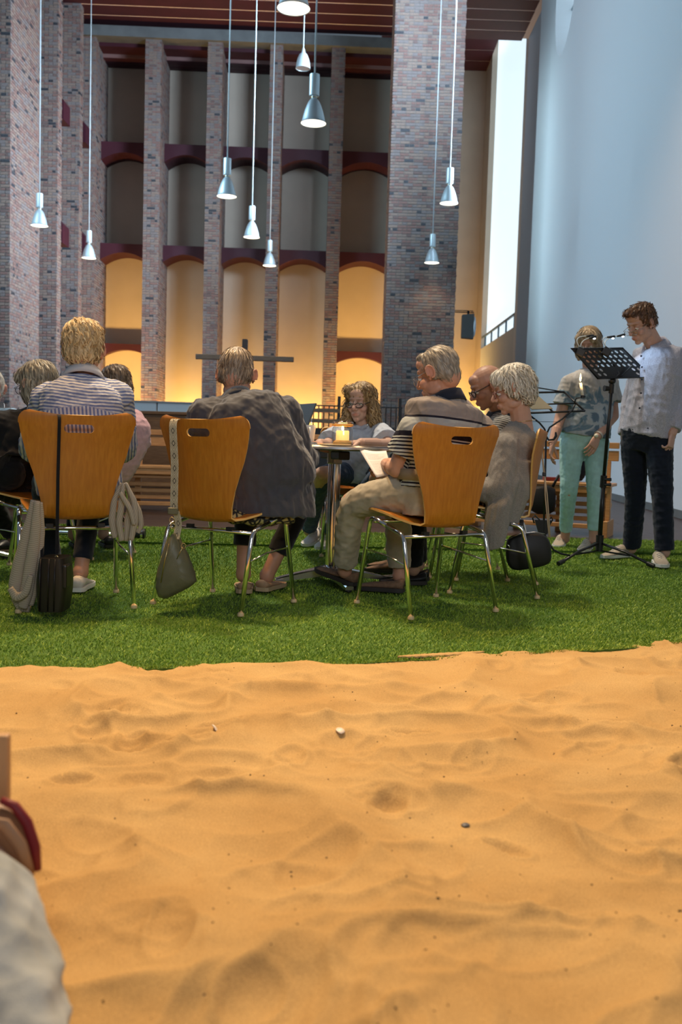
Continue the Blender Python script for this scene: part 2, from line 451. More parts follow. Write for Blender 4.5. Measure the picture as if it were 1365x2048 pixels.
# oxblood beams with an arched soffit between the pilasters
def arched_beam(x0, x1, y0, y1, ztop, t_end, t_mid, name):
    mb = MB(); n = 14; rings = []
    for k in range(n + 1):
        u = k / n; x = x0 + (x1 - x0) * u
        w = 1 - (2 * u - 1) ** 2
        zb = ztop - t_end + (t_end - t_mid) * w
        rings.append([(x, y0, zb), (x, y1, zb), (x, y1, ztop), (x, y0, ztop)])
    mb.loft(rings); o = mb.build(name, M_RED); tag(o, None, None, None, 'structure'); rear(o); return o
xs = [(RP[i][1], RP[i + 1][0]) for i in range(4)] + [(RP[4][1], 1.2)]
for i, (a, b) in enumerate(xs):
    for z, te, tm in ((9.13, .52, .29), (6.26, .48, .25)):
        arched_beam(a, b, .75, 1.62, z, te, tm, 'trim_%d' % n_t); n_t += 1
    if i in (0, 4):
        arched_beam(a, b, 1.3, 1.62, 3.44, .36, .17, 'trim_%d' % n_t); n_t += 1
# grey cross beam on the pilaster heads, dark soffit boards behind it
gb = MB(); gb.boxb((-13, -.12, 11.72), (1.2, .35, 12.0)); o = gb.build('trim_%d' % n_t, M_GREYC); tag(o, None, None, None, 'structure'); rear(o); n_t += 1
sf = MB(); sf.boxb((-13, .35, 11.62), (1.2, 1.0, 11.75)); o = sf.build('trim_%d' % n_t, M_REDDARK); tag(o, None, None, None, 'structure'); rear(o); n_t += 1
# short red beams with sloping grey tops that tie the left pilasters together
for x, y, z in ((-7.62, 25.5, 9.35), (-7.62, 25.5, 6.2), (-7.42, 26.9, 9.2), (-7.42, 26.9, 6.2)):
    mb = MB(); mb.add([(x - .25, y - .2, z - .5), (x + .12, y - .2, z - .5), (x + .12, y + .4, z - .5), (x - .25, y + .4, z - .5),
                       (x - .25, y - .2, z + .35), (x + .12, y - .2, z - .02), (x + .12, y + .4, z - .02), (x - .25, y + .4, z + .35)],
                      [(0, 1, 2, 3), (4, 5, 6, 7), (0, 1, 5, 4), (1, 2, 6, 5), (2, 3, 7, 6), (3, 0, 4, 7)])
    o = mb.build('trim_%d' % n_t, M_RED); tag(o, None, None, None, 'structure'); n_t += 1

# ceiling: broad oxblood boards with pale gaps, a separate board each
cl = MB(); cl.boxb((-14, 8.0, 12.16), (4.86, 27.6, 12.5)); ceil = cl.build('ceiling', mat('ceiling_gap', (.80, .70, .70), .8)); tag(ceil, None, None, None, 'structure')
bd = MB(); bd.box((0, 0, 0), (18.6, .57, .05)); bdm = bd.mesh('ceiling_board'); bdm.materials.append(M_REDDARK)
yb = 8.35
while yb < 27.4:
    o = bpy.data.objects.new('ceiling_board', bdm); col.objects.link(o); o.parent = ceil
    o.location = (-4.6, yb, 12.175); o.rotation_euler.z = math.radians(1.2); yb += .63
c2 = MB(); c2.boxb((-13, .9, 11.52), (1.2, 1.9, 11.62)); o = c2.build('trim_%d' % n_t, mat('soffit_gap', (.22, .12, .11), .8)); tag(o, None, None, None, 'structure'); rear(o); n_t += 1
for k in range(3):
    q = MB(); q.boxb((-13, .92 + k * .235, 11.505), (1.19, 1.13 + k * .235, 11.53)); q.build('soffit_board', M_REDDARK, o)
c3 = MB(); c3.boxb((.9, 27.5, 14.45), (4.86, 36, 14.7)); o = c3.build('ceiling_aisle', bpy.data.materials['ceiling_gap']); tag(o, None, None, None, 'structure')
for k in range(9):
    q = MB(); q.boxb((.9, 27.55 + k * .95, 14.43), (4.85, 28.44 + k * .95, 14.46)); q.build('ceiling_board', M_REDDARK, o)
# ------------------------------------------------------------------ sand and turf
EDGE = [(-4.0, 2.62), (-1.09, 3.03), (0.012, 3.268), (.607, 3.487), (.977, 3.622), (1.408, 3.83), (3.6, 4.75)]
EX, EY = [e[0] for e in EDGE], [e[1] for e in EDGE]
def sand_mat():
    m, nt, b = nmat('sand')
    tc = N(nt, 'ShaderNodeTexCoord')
    n1 = N(nt, 'ShaderNodeTexNoise', Scale=3.0, Detail=6.0); nt.links.new(tc.outputs['Object'], n1.inputs['Vector'])
    n2 = N(nt, 'ShaderNodeTexNoise', Scale=420.0, Detail=2.0); nt.links.new(tc.outputs['Object'], n2.inputs['Vector'])
    c1 = N(nt, 'ShaderNodeValToRGB'); c1.color_ramp.elements[0].color = (.46, .285, .115, 1); c1.color_ramp.elements[1].color = (.54, .355, .155, 1)
    c1.color_ramp.elements[0].position = .35; c1.color_ramp.elements[1].position = .65
    nt.links.new(n1.outputs['Fac'], c1.inputs['Fac'])
    c2 = N(nt, 'ShaderNodeMapRange'); c2.inputs['From Min'].default_value = .3; c2.inputs['From Max'].default_value = .7; c2.inputs['To Min'].default_value = .78; c2.inputs['To Max'].default_value = 1.16
    nt.links.new(n2.outputs['Fac'], c2.inputs['Value'])
    mx = N(nt, 'ShaderNodeMix', data_type='RGBA', blend_type='MULTIPLY'); mx.inputs['Factor'].default_value = 1
    nt.links.new(c1.outputs['Color'], mx.inputs['A']); nt.links.new(c2.outputs['Result'], mx.inputs['B'])
    nt.links.new(mx.outputs['Result'], b.inputs['Base Color'])
    b.inputs['Roughness'].default_value = .95; b.inputs['Specular IOR Level'].default_value = .1
    bp = N(nt, 'ShaderNodeBump', Strength=.5, Distance=.002); nt.links.new(n2.outputs['Fac'], bp.inputs['Height']); nt.links.new(bp.outputs['Normal'], b.inputs['Normal'])
    return m
M_SAND = sand_mat()
rs = np.random.RandomState(5)
nx_, ny_ = 560, 460
tt = np.linspace(0, 1, ny_)
ys = .55 + (4.75 - .55) * tt ** 1.25
gx = np.linspace(-1, 1, nx_)
YY = np.repeat(ys[:, None], nx_, 1)
XX = gx[None, :] * (0.75 + .50 * YY)
def vnoise(X, Y, sc, seed, oct=3):
    r = np.random.RandomState(seed); out = np.zeros_like(X); amp = 1.0
    for o_ in range(oct):
        G = r.rand(64, 64); x = X * sc + 17.3; y = Y * sc + 9.1
        i = np.floor(x).astype(int); j = np.floor(y).astype(int); fx = x - i; fy = y - j
        fx = fx * fx * (3 - 2 * fx); fy = fy * fy * (3 - 2 * fy)
        a = G[i % 64, j % 64]; b = G[(i + 1) % 64, j % 64]; c = G[i % 64, (j + 1) % 64]; d = G[(i + 1) % 64, (j + 1) % 64]
        out += amp * ((a * (1 - fx) + b * fx) * (1 - fy) + (c * (1 - fx) + d * fx) * fy - .5); amp *= .5; sc *= 2.03
    return out
wx = XX + .10 * vnoise(XX, YY, 3.0, 3); wy = YY + .10 * vnoise(XX, YY, 3.0, 4)
ZZ = .048 * vnoise(wx, wy, 1.6, 11, 2)
# crisp crests between soft hollows
rid = 1 - np.abs(2 * vnoise(wx * .8, wy * 1.15, 3.1, 21, 1)) * 1.5
ZZ += .036 * rid ** 2
rid2 = 1 - np.abs(2 * vnoise(wx * .9 + 5, wy * 1.2, 6.1, 31, 1)) * 1.4
ZZ += .012 * rid2 ** 2
ZZ += .0042 * vnoise(wx, wy, 22, 41, 3)
# footprints and knee prints
for k in range(430):
    cx_, cy_ = rs.uniform(-2.4, 2.4), rs.uniform(.9, 4.3)
    th = rs.uniform(0, math.pi); la = rs.uniform(.05, .14); lb = la * rs.uniform(.42, .8); dep = rs.uniform(.006, .022) * (.6 if cy_ < 1.7 else 1)
    u = (XX - cx_) * math.cos(th) + (YY - cy_) * math.sin(th); v = -(XX - cx_) * math.sin(th) + (YY - cy_) * math.cos(th)
    d2 = np.sqrt((u / la) ** 2 + (v / lb) ** 2)
    ZZ += -dep * np.clip(1 - d2, 0, 1) ** .8 * (d2 < 1) + dep * .38 * np.exp(-((d2 - 1.12) / .16) ** 2)
ZZ -= ZZ.mean()
ed = np.interp(XX, EX, EY) + .018 * vnoise(XX, YY, 4.5, 51, 3)
over = YY - ed
near = np.clip((over + .5) / .5, 0, 1)
ZZ = ZZ * (1 - .45 * near) + .006 * near
t_ = np.clip(over / .05, 0, 1); ZZ -= .06 * t_ * t_ * (3 - 2 * t_)
v = np.stack([XX, YY, ZZ], -1).reshape(-1, 3)
idx = np.arange(nx_ * ny_).reshape(ny_, nx_)
q = np.stack([idx[:-1, :-1], idx[:-1, 1:], idx[1:, 1:], idx[1:, :-1]], -1).reshape(-1, 4)
def np_mesh(name, v, q, smooth=True):
    me = bpy.data.meshes.new(name); n = q.shape[1]
    me.vertices.add(len(v)); me.vertices.foreach_set('co', v.astype(np.float32).ravel())
    me.loops.add(q.size); me.loops.foreach_set('vertex_index', q.astype(np.int32).ravel())
    me.polygons.add(len(q)); me.polygons.foreach_set('loop_start', np.arange(0, q.size, n, dtype=np.int32))
    me.polygons.foreach_set('use_smooth', np.full(len(q), smooth)); me.update(calc_edges=True); return me
sand = link('sand', np_mesh('sand', v, q), M_SAND); tag(sand, 'rippled golden sand full of footprints in the foreground', 'sand', None, 'stuff')
def sand_z(x, y):
    j = int(np.argmin(np.abs(ys - y))); i = int(np.argmin(np.abs(XX[j] - x))); return float(ZZ[j, i])
# dark crumbs in the sand
cr = MB()
for k in range(650):
    y = .9 + 3.2 * rs.rand() ** .8; x = rs.uniform(-1, 1) * (.2 + .5 * y)
    if y > np.interp(x, EX, EY) - .03: continue
    s_ = rs.uniform(.0007, .0019) * (1.7 if rs.rand() < .08 else 1)
    M = Matrix.Rotation(rs.uniform(0, 6), 3, 'Z') @ Matrix.Rotation(rs.uniform(0, 6), 3, 'X')
    cr.ell((x, y, sand_z(x, y) + s_ * .4), (s_ * rs.uniform(.8, 2), s_, s_ * .7), M, 5, 3)
o = cr.build('grit', mat('dark_grit', (.055, .035, .025), .8, var=.4, vscale=60)); tag(o, 'tiny dark bark crumbs scattered over the sand', 'grit', None, 'stuff')

# artificial turf: two rolls, each a backing with pile
M_TURFB = mat('turf_backing', (.06, .13, .015), .95, var=.3, vscale=40)
M_TURFE = mat('turf_edge', (.008, .010, .006), .9)
def blade_mat(name, lo, hi):
    m, nt, b = nmat(name); at = N(nt, 'ShaderNodeAttribute', attribute_name='tone')
    cr = N(nt, 'ShaderNodeValToRGB'); cr.color_ramp.elements[0].color = (*lo, 1); cr.color_ramp.elements[1].color = (*hi, 1)
    nt.links.new(at.outputs['Fac'], cr.inputs['Fac']); nt.links.new(cr.outputs['Color'], b.inputs['Base Color'])
    b.inputs['Roughness'].default_value = .55; b.inputs['Specular IOR Level'].default_value = .3
    return m
M_BLADE = blade_mat('turf_blade', (.115, .215, .014), (.34, .46, .055))
def turf(name, label, y_lo, y_hi, x0, x1, z, nblades, seed):
    r = np.random.RandomState(seed); n = 90
    xs_ = np.linspace(x0, x1, n); lo = np.array([y_lo(x) for x in xs_]); hi = np.array([y_hi(x) for x in xs_])
    mb = MB(); rings = [[(x, a, z - .012), (x, b, z - .012), (x, b, z), (x, a, z)] for x, a, b in zip(xs_, lo, hi)]
    mb.loft(rings); root = mb.build(name, M_TURFB); tag(root, label, 'artificial grass')
    x = r.uniform(x0, x1, nblades); yl = np.interp(x, xs_, lo); yh = np.interp(x, xs_, hi)
    u = r.rand(nblades) ** 1.35                                    # more blades where the camera is near
    y = yl + (yh - yl) * u
    keep = np.abs(x) < .42 * y + .15; x, y = x[keep], y[keep]; k = len(x)
    h = r.uniform(.005, .010, k) * (1 + .25 * (y - 3) / 4); w = r.uniform(.0011, .0019, k) * (1 + .5 * (y - 3) / 4)
    a = r.uniform(0, 2 * np.pi, k); lean = r.normal(0, .005, (k, 2)) + np.array([.002, -.001])
    clump = vnoise(x[None], y[None], 9, seed + 1, 2)[0]
    dx, dy = np.cos(a) * w, np.sin(a) * w
    V = np.zeros((k, 4, 3)); V[:, 0] = np.stack([x - dx, y - dy, np.full(k, z)], -1); V[:, 1] = np.stack([x + dx, y + dy, np.full(k, z)], -1)
    V[:, 2] = np.stack([x + dx * .5 + lean[:, 0], y + dy * .5 + lean[:, 1], z + h], -1); V[:, 3] = np.stack([x - dx * .5 + lean[:, 0], y - dy * .5 + lean[:, 1], z + h], -1)
    Q = np.arange(k * 4).reshape(k, 4)
    me = np_mesh('turf_pile', V.reshape(-1, 3), Q, False)
    tone0 = .5
    tone = np.clip(tone0 + .4 * clump + r.normal(0, .22, k), 0, 1); fattr(me, 'tone', np.repeat(tone, 4))
    o = link('pile', me, M_BLADE, root); o['kind'] = 'stuff'
    return root
seam = lambda x: 6.82 + .08 * x
turf('artificial_turf', 'wide green artificial turf carpet under the chairs, edged by the sand', lambda x: np.interp(x, EX, EY) - .02 + .012 * math.sin(x * 9), seam, -3.6, 3.0, 0.0, 260000, 3)
turf('artificial_turf', 'narrow far strip of green artificial turf in front of the pews', lambda x: seam(x) - .02, lambda x: 7.86 + .03 * x, -3.8, 3.2, .018, 70000, 9)
# sand spilt over the turf edge
sp = MB(); n = 40
top = []
for k in range(n + 1):
    u = k / n; x = .22 + .33 * u; yc = np.interp(x, EX, EY) + .03; hw = .026 * math.sin(math.pi * u) ** .6 * (1 + .3 * math.sin(k * 1.7)) + .001
    top.append([(x, yc - hw, .004), (x, yc - hw * .4, .011), (x, yc + hw * .4, .011), (x, yc + hw, .004), (x, yc, .002)])
sp.loft(top); o = sp.build('spilt_sand', M_SAND, None, True); tag(o, 'small streak of sand spilt over the turf edge', 'sand', None, 'stuff')
# shells in the sand
M_SHELL = mat('shell_white', (.72, .62, .52), .45, var=.2, vscale=60); M_SHELLD = mat('shell_grey', (.10, .10, .11), .5, var=.3, vscale=80)
def shell(px, py, Y, s, rz, m, label, tilt=.5):
    p = P(px, py, Y); z = sand_z(p.x, p.y); rings = []
    for k in range(7):
        u = k / 6; ring = []
        for j in range(12):
            a = math.pi * (j / 11 - .5); rr = s * math.sin(min(1, u * 1.0) * math.pi / 2) ** .8
            ring.append(Vector((u * s * 1.2 * math.cos(a * .75), rr * math.sin(a) * .8, (.35 * s) * math.sin(u * math.pi * .8) * math.cos(a))))
        rings.append(ring)
    mb = MB(); mb.loft(rings, 0, False, False)
    me = mb.mesh('shell', True); o = link('shell', me, m, None, (p.x, p.y, z + .004)); o.rotation_euler = (tilt, .25, rz)
    sm = o.modifiers.new('thick', 'SOLIDIFY'); sm.thickness = .0015
    return tag(o, label, 'shell', 'shells in the sand')
def floorY(py, px):
    d = _f * FPX + _r * (px - CX) - _u * (py - CY); return (Vector((0, 0, CAM_H)) + d * (-CAM_H / d.z)).y
shell(672, 1462, floorY(1462, 672), .021, .3, M_SHELL, 'flat pale shell lying open in the sand below the table', .2)
shell(432, 1462, floorY(1466, 432), .021, 1.9, M_SHELL, 'brown and white shell standing on edge in the sand, left of the flat pale one', 1.1)
shell(940, 1645, floorY(1648, 940), .015, 2.6, M_SHELLD, 'small dark grey shell in the middle of the sand', .1)
p = P(1364, 1331, 3.55)
mb = MB(); mb.caps((0, 0, 0), (.075, .01, .004), .0095, .0095); mb.tube([(.07, .03 * math.cos(a) + .01, .03 * math.sin(a)) for a in [k * math.pi / 6 for k in range(13)]], .006, 8, 1)
o = mb.build('sand_toy', [mat('yellow_plastic', (.85, .42, .01), .35), mat('pink_plastic', (.62, .12, .16), .4)], None, True, (p.x + .012, p.y, sand_z(p.x, p.y) + .014)); tag(o, 'yellow and pink plastic sand toy half out of view at the right edge', 'toy')
# ------------------------------------------------------------------ stackable plywood chairs
def wood(name, c1, c2, rough=.38, scale=(14, 14, 1.2), nscale=6.0):
    m, nt, b = nmat(name); tc = N(nt, 'ShaderNodeTexCoord'); mp = N(nt, 'ShaderNodeMapping'); mp.inputs['Scale'].default_value = scale
    nt.links.new(tc.outputs['Object'], mp.inputs['Vector'])
    nz = N(nt, 'ShaderNodeTexNoise', Scale=nscale, Detail=5.0, Distortion=.4); nt.links.new(mp.outputs['Vector'], nz.inputs['Vector'])
    cr = N(nt, 'ShaderNodeValToRGB'); cr.color_ramp.elements[0].color = (*c1, 1); cr.color_ramp.elements[1].color = (*c2, 1)
    cr.color_ramp.elements[0].position = .32; cr.color_ramp.elements[1].position = .68
    nt.links.new(nz.outputs['Fac'], cr.inputs['Fac']); nt.links.new(cr.outputs['Color'], b.inputs['Base Color']); b.inputs['Roughness'].default_value = rough
    return m
M_PLY = wood('beech_plywood', (.40, .138, .010), (.49, .188, .017), .42)
M_PLYE = wood('plywood_edge', (.62, .36, .10), (.72, .45, .15), .5, (4, 4, 60))
M_GLIDE = mat('tan_plastic', (.62, .46, .25), .5)
PROF = [(.215, .408, .165), (.212, .422, .185), (.195, .436, .20), (.15, .440, .212), (.05, .428, .212), (-.04, .408, .198), (-.10, .392, .168), (-.145, .388, .150), (-.172, .410, .143),
        (-.186, .46, .148), (-.197, .53, .163), (-.205, .60, .185), (-.213, .66, .207), (-.221, .72, .223), (-.229, .765, .235), (-.236, .80, .242)]
for d in (.055, .045, .034, .022, .012, .005, 0):
    PROF.append((-.247 + .011 * d / .055, .858 - d, .2455 - .045 + math.sqrt(max(0, .045 ** 2 - max(0, .045 - d) ** 2))))
def shell_pt(u, k):
    y, z, hw = PROF[k]; x = u * hw
    if z > .40 and y < -.15:
        w = min(1, (z - .40) / .3); y += .045 * w * u * u
        z -= .020 * max(0, (z - .70) / .16) * (1 - abs(u) ** 2.2)
    else: z += .010 * (u * u)
    return Vector((x, y, z))
def ply_shell():
    nu = 26; th = .0095; mb = MB(); n = len(PROF)
    us = [-1 + 2 * i / nu for i in range(nu + 1)]
    front = [[shell_pt(u, k) for u in us] for k in range(n)]
    back = []
    for k in range(n):
        row = []
        for i in range(nu + 1):
            a = front[min(k + 1, n - 1)][i] - front[max(k - 1, 0)][i]; b = front[k][min(i + 1, nu)] - front[k][max(i - 1, 0)]
            row.append(front[k][i] - b.cross(a).normalized() * th)
        back.append(row)
    W = nu + 1
    mb.v = [tuple(p) for r_ in front for p in r_] + [tuple(p) for r_ in back for p in r_]; o = n * W
    for k in range(n - 1):
        for i in range(nu):
            a = k * W + i; mb.f.append((a, a + 1, a + W + 1, a + W)); mb.mi.append(0)
            mb.f.append((o + a, o + a + W, o + a + W + 1, o + a + 1)); mb.mi.append(0)
    for i in range(nu):
        mb.f.append((i, o + i, o + i + 1, i + 1)); mb.mi.append(1)
        a = (n - 1) * W + i; mb.f.append((a, a + 1, o + a + 1, o + a)); mb.mi.append(1)
    for k in range(n - 1):
        a = k * W; mb.f.append((a, a + W, o + a + W, o + a)); mb.mi.append(1)
        a = k * W + nu; mb.f.append((a, o + a, o + a + W, a + W)); mb.mi.append(1)
    me = mb.mesh('seat_shell'); me.materials.append(M_PLY); me.materials.append(M_PLYE)
    so = bpy.data.objects.new('tmp', me); col.objects.link(so)
    cu = MB(); hw, hh = .045, .0175
    poly = [(hw + hh * math.cos(a), hh * math.sin(a)) for a in [-math.pi / 2 + math.pi * j / 8 for j in range(9)]] + [(-hw + hh * math.cos(a), hh * math.sin(a)) for a in [math.pi / 2 + math.pi * j / 8 for j in range(9)]]
    cu.prism(poly, .3, (0, -.22, .782)); cm = cu.mesh('cut'); co = bpy.data.objects.new('cut', cm); col.objects.link(co)
    cm.materials.append(M_PLY); cm.materials.append(M_PLYE); cm.polygons.foreach_set('material_index', [1] * len(cm.polygons))
    b = so.modifiers.new('b', 'BOOLEAN'); b.operation = 'DIFFERENCE'; b.object = co; b.solver = 'EXACT'
    out = bpy.data.meshes.new_from_object(so.evaluated_get(bpy.context.evaluated_depsgraph_get()))
    bpy.data.objects.remove(so); bpy.data.objects.remove(co); out.name = 'seat_shell'
    out.polygons.foreach_set('use_smooth', [True] * len(out.polygons)); out.set_sharp_from_angle(angle=math.radians(50))
    return out
def make_chair():
    root = empty('stacking_chair')
    link('seat_shell', ply_shell(), None, root)
    def arc(pts, r=.035, n=6):                      # rounded corner path
        out = [Vector(pts[0])]
        for a, b, c in zip(pts, pts[1:], pts[2:]):
            a, b, c = Vector(a), Vector(b), Vector(c); p, q = b + (a - b).normalized() * r, b + (c - b).normalized() * r
            out += [p * (1 - t) ** 2 + b * 2 * t * (1 - t) + q * t * t for t in [k / n for k in range(n + 1)]]
        return out + [Vector(pts[-1])]
    for s in (-1, 1):
        rf, rt, ft, ff = (s * .242, -.225, .012), (s * .232, -.135, .358), (s * .215, .150, .418), (s * .236, .215, .012)
        mid = Vector(rt).lerp(Vector(ft), .5)
        for nm, path, foot in (('rear', arc([rf, rt, mid]), rf), ('front', arc([ff, ft, mid]), ff)):
            mb = MB(); mb.tube(path, .0105, 10); lg = mb.build('leg', CHROME, root, True)
            g = MB(); g.lathe([(.011, 0), (.0145, .002), (.0145, .012), (.0115, .017)], (foot[0], foot[1], 0), 12); g.build('foot_glide', M_GLIDE, lg, 40)
        mb = MB(); a, b = Vector(rf).lerp(Vector(rt), .62), Vector(ff).lerp(Vector(ft), .62); mb.tube([a, a.lerp(b, .5) + Vector((-s * .012, 0, .006)), b], .0045, 6); mb.build('side_brace', CHROME, root, True)
    for y, z in ((-.132, .350), (.10, .400)):
        mb = MB(); mb.tube([(-.230, y, z), (.230, y, z)], .0085, 8); mb.build('crossbar', CHROME, root, True)
        for x in (-.11, .11):
            q = MB(); q.box((x, y, z + .012), (.03, .022, .016)); q.build('seat_clip', BLACK, root)
    return root
CHAIRS = [((-1.21, 4.256), 22.7, 'plywood stacking chair with a thin black bag strap, under the person in the striped shirt'),
          ((-.52, 4.345), -29.0, 'plywood stacking chair with a patterned bag strap, under the person in the grey jacket'),
          ((.402, 4.393), 32.2, 'plywood stacking chair under the man in the striped polo shirt'),
          ((.825, 5.02), 79.2, 'plywood stacking chair seen edge on, under the white haired woman'),
          ((.74, 5.58), 87.0, 'plywood stacking chair mostly hidden, under the bald man'),
          ((.10, 6.42), 184.0, 'plywood stacking chair under the woman in the light blue top across the table'),
          ((-1.63, 5.99), -23.0, 'plywood stacking chair behind the striped shirt, under the person in pink'),
          ((-1.70, 5.10), 82.0, 'plywood stacking chair at the left, under the woman in the dark cardigan')]
chair0 = make_chair()
for i, ((x, y), a, lb) in enumerate(CHAIRS):
    o = chair0 if i == 0 else copy_tree(chair0)
    o.location = (x, y, .012); o.rotation_euler = (0, 0, math.radians(a)); tag(o, lb, 'chair', 'plywood chairs around the tables')
def chair_pt(i, x, y, z):
    (cx, cy), a, _ = CHAIRS[i]; a = math.radians(a)
    return Vector((cx + x * math.cos(a) - y * math.sin(a), cy + x * math.sin(a) + y * math.cos(a), z + .012))

# ------------------------------------------------------------------ pedestal tables
M_TOP = mat('dark_table_top', (.06, .045, .038), .18, var=.3, vscale=8); M_STEEL = mat('brushed_steel', (.62, .62, .62), .24, 1.0)
def make_table(x, y, a, label, R=.385, h=.74):
    root = empty('pedestal_table', (x, y, .012), math.radians(a), label, 'table', 'round pedestal tables')
    t = MB(); t.lathe([(R - .012, h - .026), (R, h - .022), (R, h - .004), (R - .004, h), (0.001, h)], n=56, cap=True); t.build('table_top', M_TOP, root, 30)
    e = MB(); e.lathe([(R + .0005, h - .021), (R + .003, h - .018), (R + .003, h - .008), (R + .0005, h - .005)], n=56, cap=False); e.build('edge_band', M_STEEL, root, 30)
    c = MB(); c.lathe([(.034, .07), (.034, h - .06)], n=28); c.build('column', CHROME, root, 30)
    c = MB(); c.lathe([(.037, h - .10), (.040, h - .095), (.040, h - .03), (.12, h - .027)], n=28); c.build('top_socket', mat('socket_steel', (.42, .38, .32), .4, .8), root, 30)
    ub = MB(); ub.boxb((-.17, -.03, h - .075), (.17, .03, h - .03)); o = ub.build('under_bar', BLACK, root); bevel(o, .008, 2)
    for k in range(4):
        q = k * math.pi / 2; d = Vector((math.cos(q), math.sin(q), 0)); s = Vector((-d.y, d.x, 0)); rings = []
        for r_, w, z0, z1 in ((.01, .042, .05, .10), (.12, .036, .035, .075), (.27, .026, .018, .042), (.315, .022, .010, .030)):
            rings.append([d * r_ + s * w + Vector((0, 0, z0)), d * r_ + s * w + Vector((0, 0, z1 - .006)), d * r_ + s * w * .7 + Vector((0, 0, z1)), d * r_ - s * w * .7 + Vector((0, 0, z1)), d * r_ - s * w + Vector((0, 0, z1 - .006)), d * r_ - s * w + Vector((0, 0, z0))])
        f = MB(); f.loft(rings); ft = f.build('foot', M_STEEL, root, 30)
        g = MB(); g.lathe([(.018, 0), (.018, .012), (.012, .016)], tuple(d * .295), 12); g.build('foot_pad', BLACK, ft)
    return root
make_table(-.042, 5.07, -72, 'round pedestal table with a steel column carrying the candle jar')
make_table(-2.30, 5.62, 10, 'round pedestal table at the left edge carrying wine glasses')

# ------------------------------------------------------------------ wooden pews
M_PINE = wood('pine_pew', (.50, .25, .085), (.66, .36, .14), .42, (1.2, 14, 14))
def make_pew(a, b, label, seatz=.45):
    a, b = Vector((*a, 0)), Vector((*b, 0)); L = (b - a).length; rz = math.atan2(b.y - a.y, b.x - a.x)
    root = empty('pew', a, rz, label, 'pew', 'slatted pine pews behind the group')
    def part(n, lo, hi):
        m = MB(); m.boxb(lo, hi); o = m.build(n, M_PINE, root); bevel(o, .004, 1); return o
    part('top_rail', (0, .40, .775), (L, .45, .83)); part('back_rail', (0, .415, .66), (L, .44, .755))
    n = max(3, int(L / .42))
    up = MB(); up.boxb((-.035, .415, .45), (.035, .438, .66)); um = up.build('upright', M_PINE, root); bevel(um, .004, 1); um.location.x = .10
    lg = MB(); lg.boxb((-.03, .30, -.01), (.03, .42, .44)); lo_ = lg.build('leg', M_PINE, root); bevel(lo_, .004, 1); lo_.location.x = .10
    for k in range(1, n + 1):
        for src in (um, lo_):
            c = src.copy(); col.objects.link(c); c.parent = root; c.location.x = .10 + (L - .2) * k / n
    for k in range(4): part('seat_slat', (0, .0 + k * .105, .435), (L, .092 + k * .105, .462))
    part('front_apron', (.03, .01, .375), (L - .03, .035, .432)); part('under_rail', (.03, .10, .335), (L - .03, .16, .40))
    for k in range(4): part('lower_slat', (.02, .24 - k * .075, .245 - k * .062), (L - .02, .275 - k * .075, .285 - k * .062))
    for x in (0, L - .04): part('end_panel', (x, -.08, -.01), (x + .04, .30, .14)); part('end_post', (x, .02, .14), (x + .04, .09, .435))
    return root
make_pew((-3.45, 9.42), (.95, 9.98), 'long pine pew with slatted seat behind the sitters, left of the table')
make_pew((.72, 9.05), (2.36, 8.33), 'pine pew with slatted seat behind the standing woman')
M_OAK = wood('brown_chest', (.17, .10, .055), (.24, .145, .08), .5, (1.5, 10, 10))
mb = MB(); mb.boxb((-.75, -.25, -.02), (.75, .25, 1.02)); mb.boxb((-.78, -.28, 1.02), (.78, .28, 1.06)); mb.boxb((-.70, -.262, .1), (.70, -.25, .95))
o = mb.build('wooden_chest', M_OAK, None, False, (-2.75, 12.3, .012)); bevel(o, .006, 1); tag(o, 'plain brown wooden chest behind the long pine pew', 'chest')

# ------------------------------------------------------------------ white partition, railing, cross, loudspeaker
M_PART = mat('white_panel', (.66, .70, .74), .5)
root = empty('partition', (-4.4, 16.0, -.01), math.radians(1.0), 'low white partition in front of the amber rear wall', 'partition')
for k in range(3):
    m = MB(); m.boxb((.02 + k * 1.25, 0, 0), (1.25 + k * 1.25, .25 if k < 2 else .42, 1.325)); o = m.build('panel', M_PART, root); bevel(o, .008, 1)
m = MB(); m.boxb((0, -.01, 1.325), (3.76, .43, 1.345)); m.build('cap_strip', mat('grey_strip', (.35, .36, .36), .6), root)
root = empty('railing', (-.62, 18.5, 0), math.radians(1), 'thin dark metal railing with wooden boards before the amber wall', 'railing')
m = MB(); m.boxb((0, -.02, 1.42), (1.75, .02, 1.445)); m.build('top_rail', BLACKMETAL, root)
m = MB(); m.boxb((-.05, -.03, .0), (1.8, .03, 1.0)); m.build('plinth', mat('dark_plinth', (.03, .025, .024), .6), root)
m = MB(); m.boxb((-.012, -.012, 1.0), (.012, .012, 1.43)); bl = m.build('baluster', BLACKMETAL, root); bl.location.x = .03
m2 = bl.data
for k in range(1, 18):
    c = bl.copy(); col.objects.link(c); c.parent = root; c.location.x = .03 + k * .1
for x in (.52, 1.70):
    m = MB(); m.boxb((x - .03, -.03, 1.0), (x + .03, .03, 1.62)); m.build('post', BLACKMETAL, root)
for z in (1.10, 1.30):
    m = MB(); m.boxb((-.1, -.06, z), (.55, -.03, z + .075)); m.build('board', M_OAK, root)
root = empty('altar_cross', (-2.0, 19.0, -.01), math.radians(1), 'dark wooden cross standing before the rear wall', 'cross')
m = MB(); m.boxb((-.97, -.05, 2.30), (.97, .05, 2.40)); o = m.build('cross_arm', wood('cross_wood', (.13, .075, .045), (.20, .12, .075), .6, (1, 10, 10)), root); bevel(o, .008, 1)
m = MB(); m.boxb((-.055, -.055, 0), (.055, .055, 2.72)); o = m.build('cross_post', mat('shaded_cross_wood', (.055, .035, .028), .6, var=.3, vscale=8), root); bevel(o, .012, 1)  # post coloured darker than the arm, its shade put into the wood
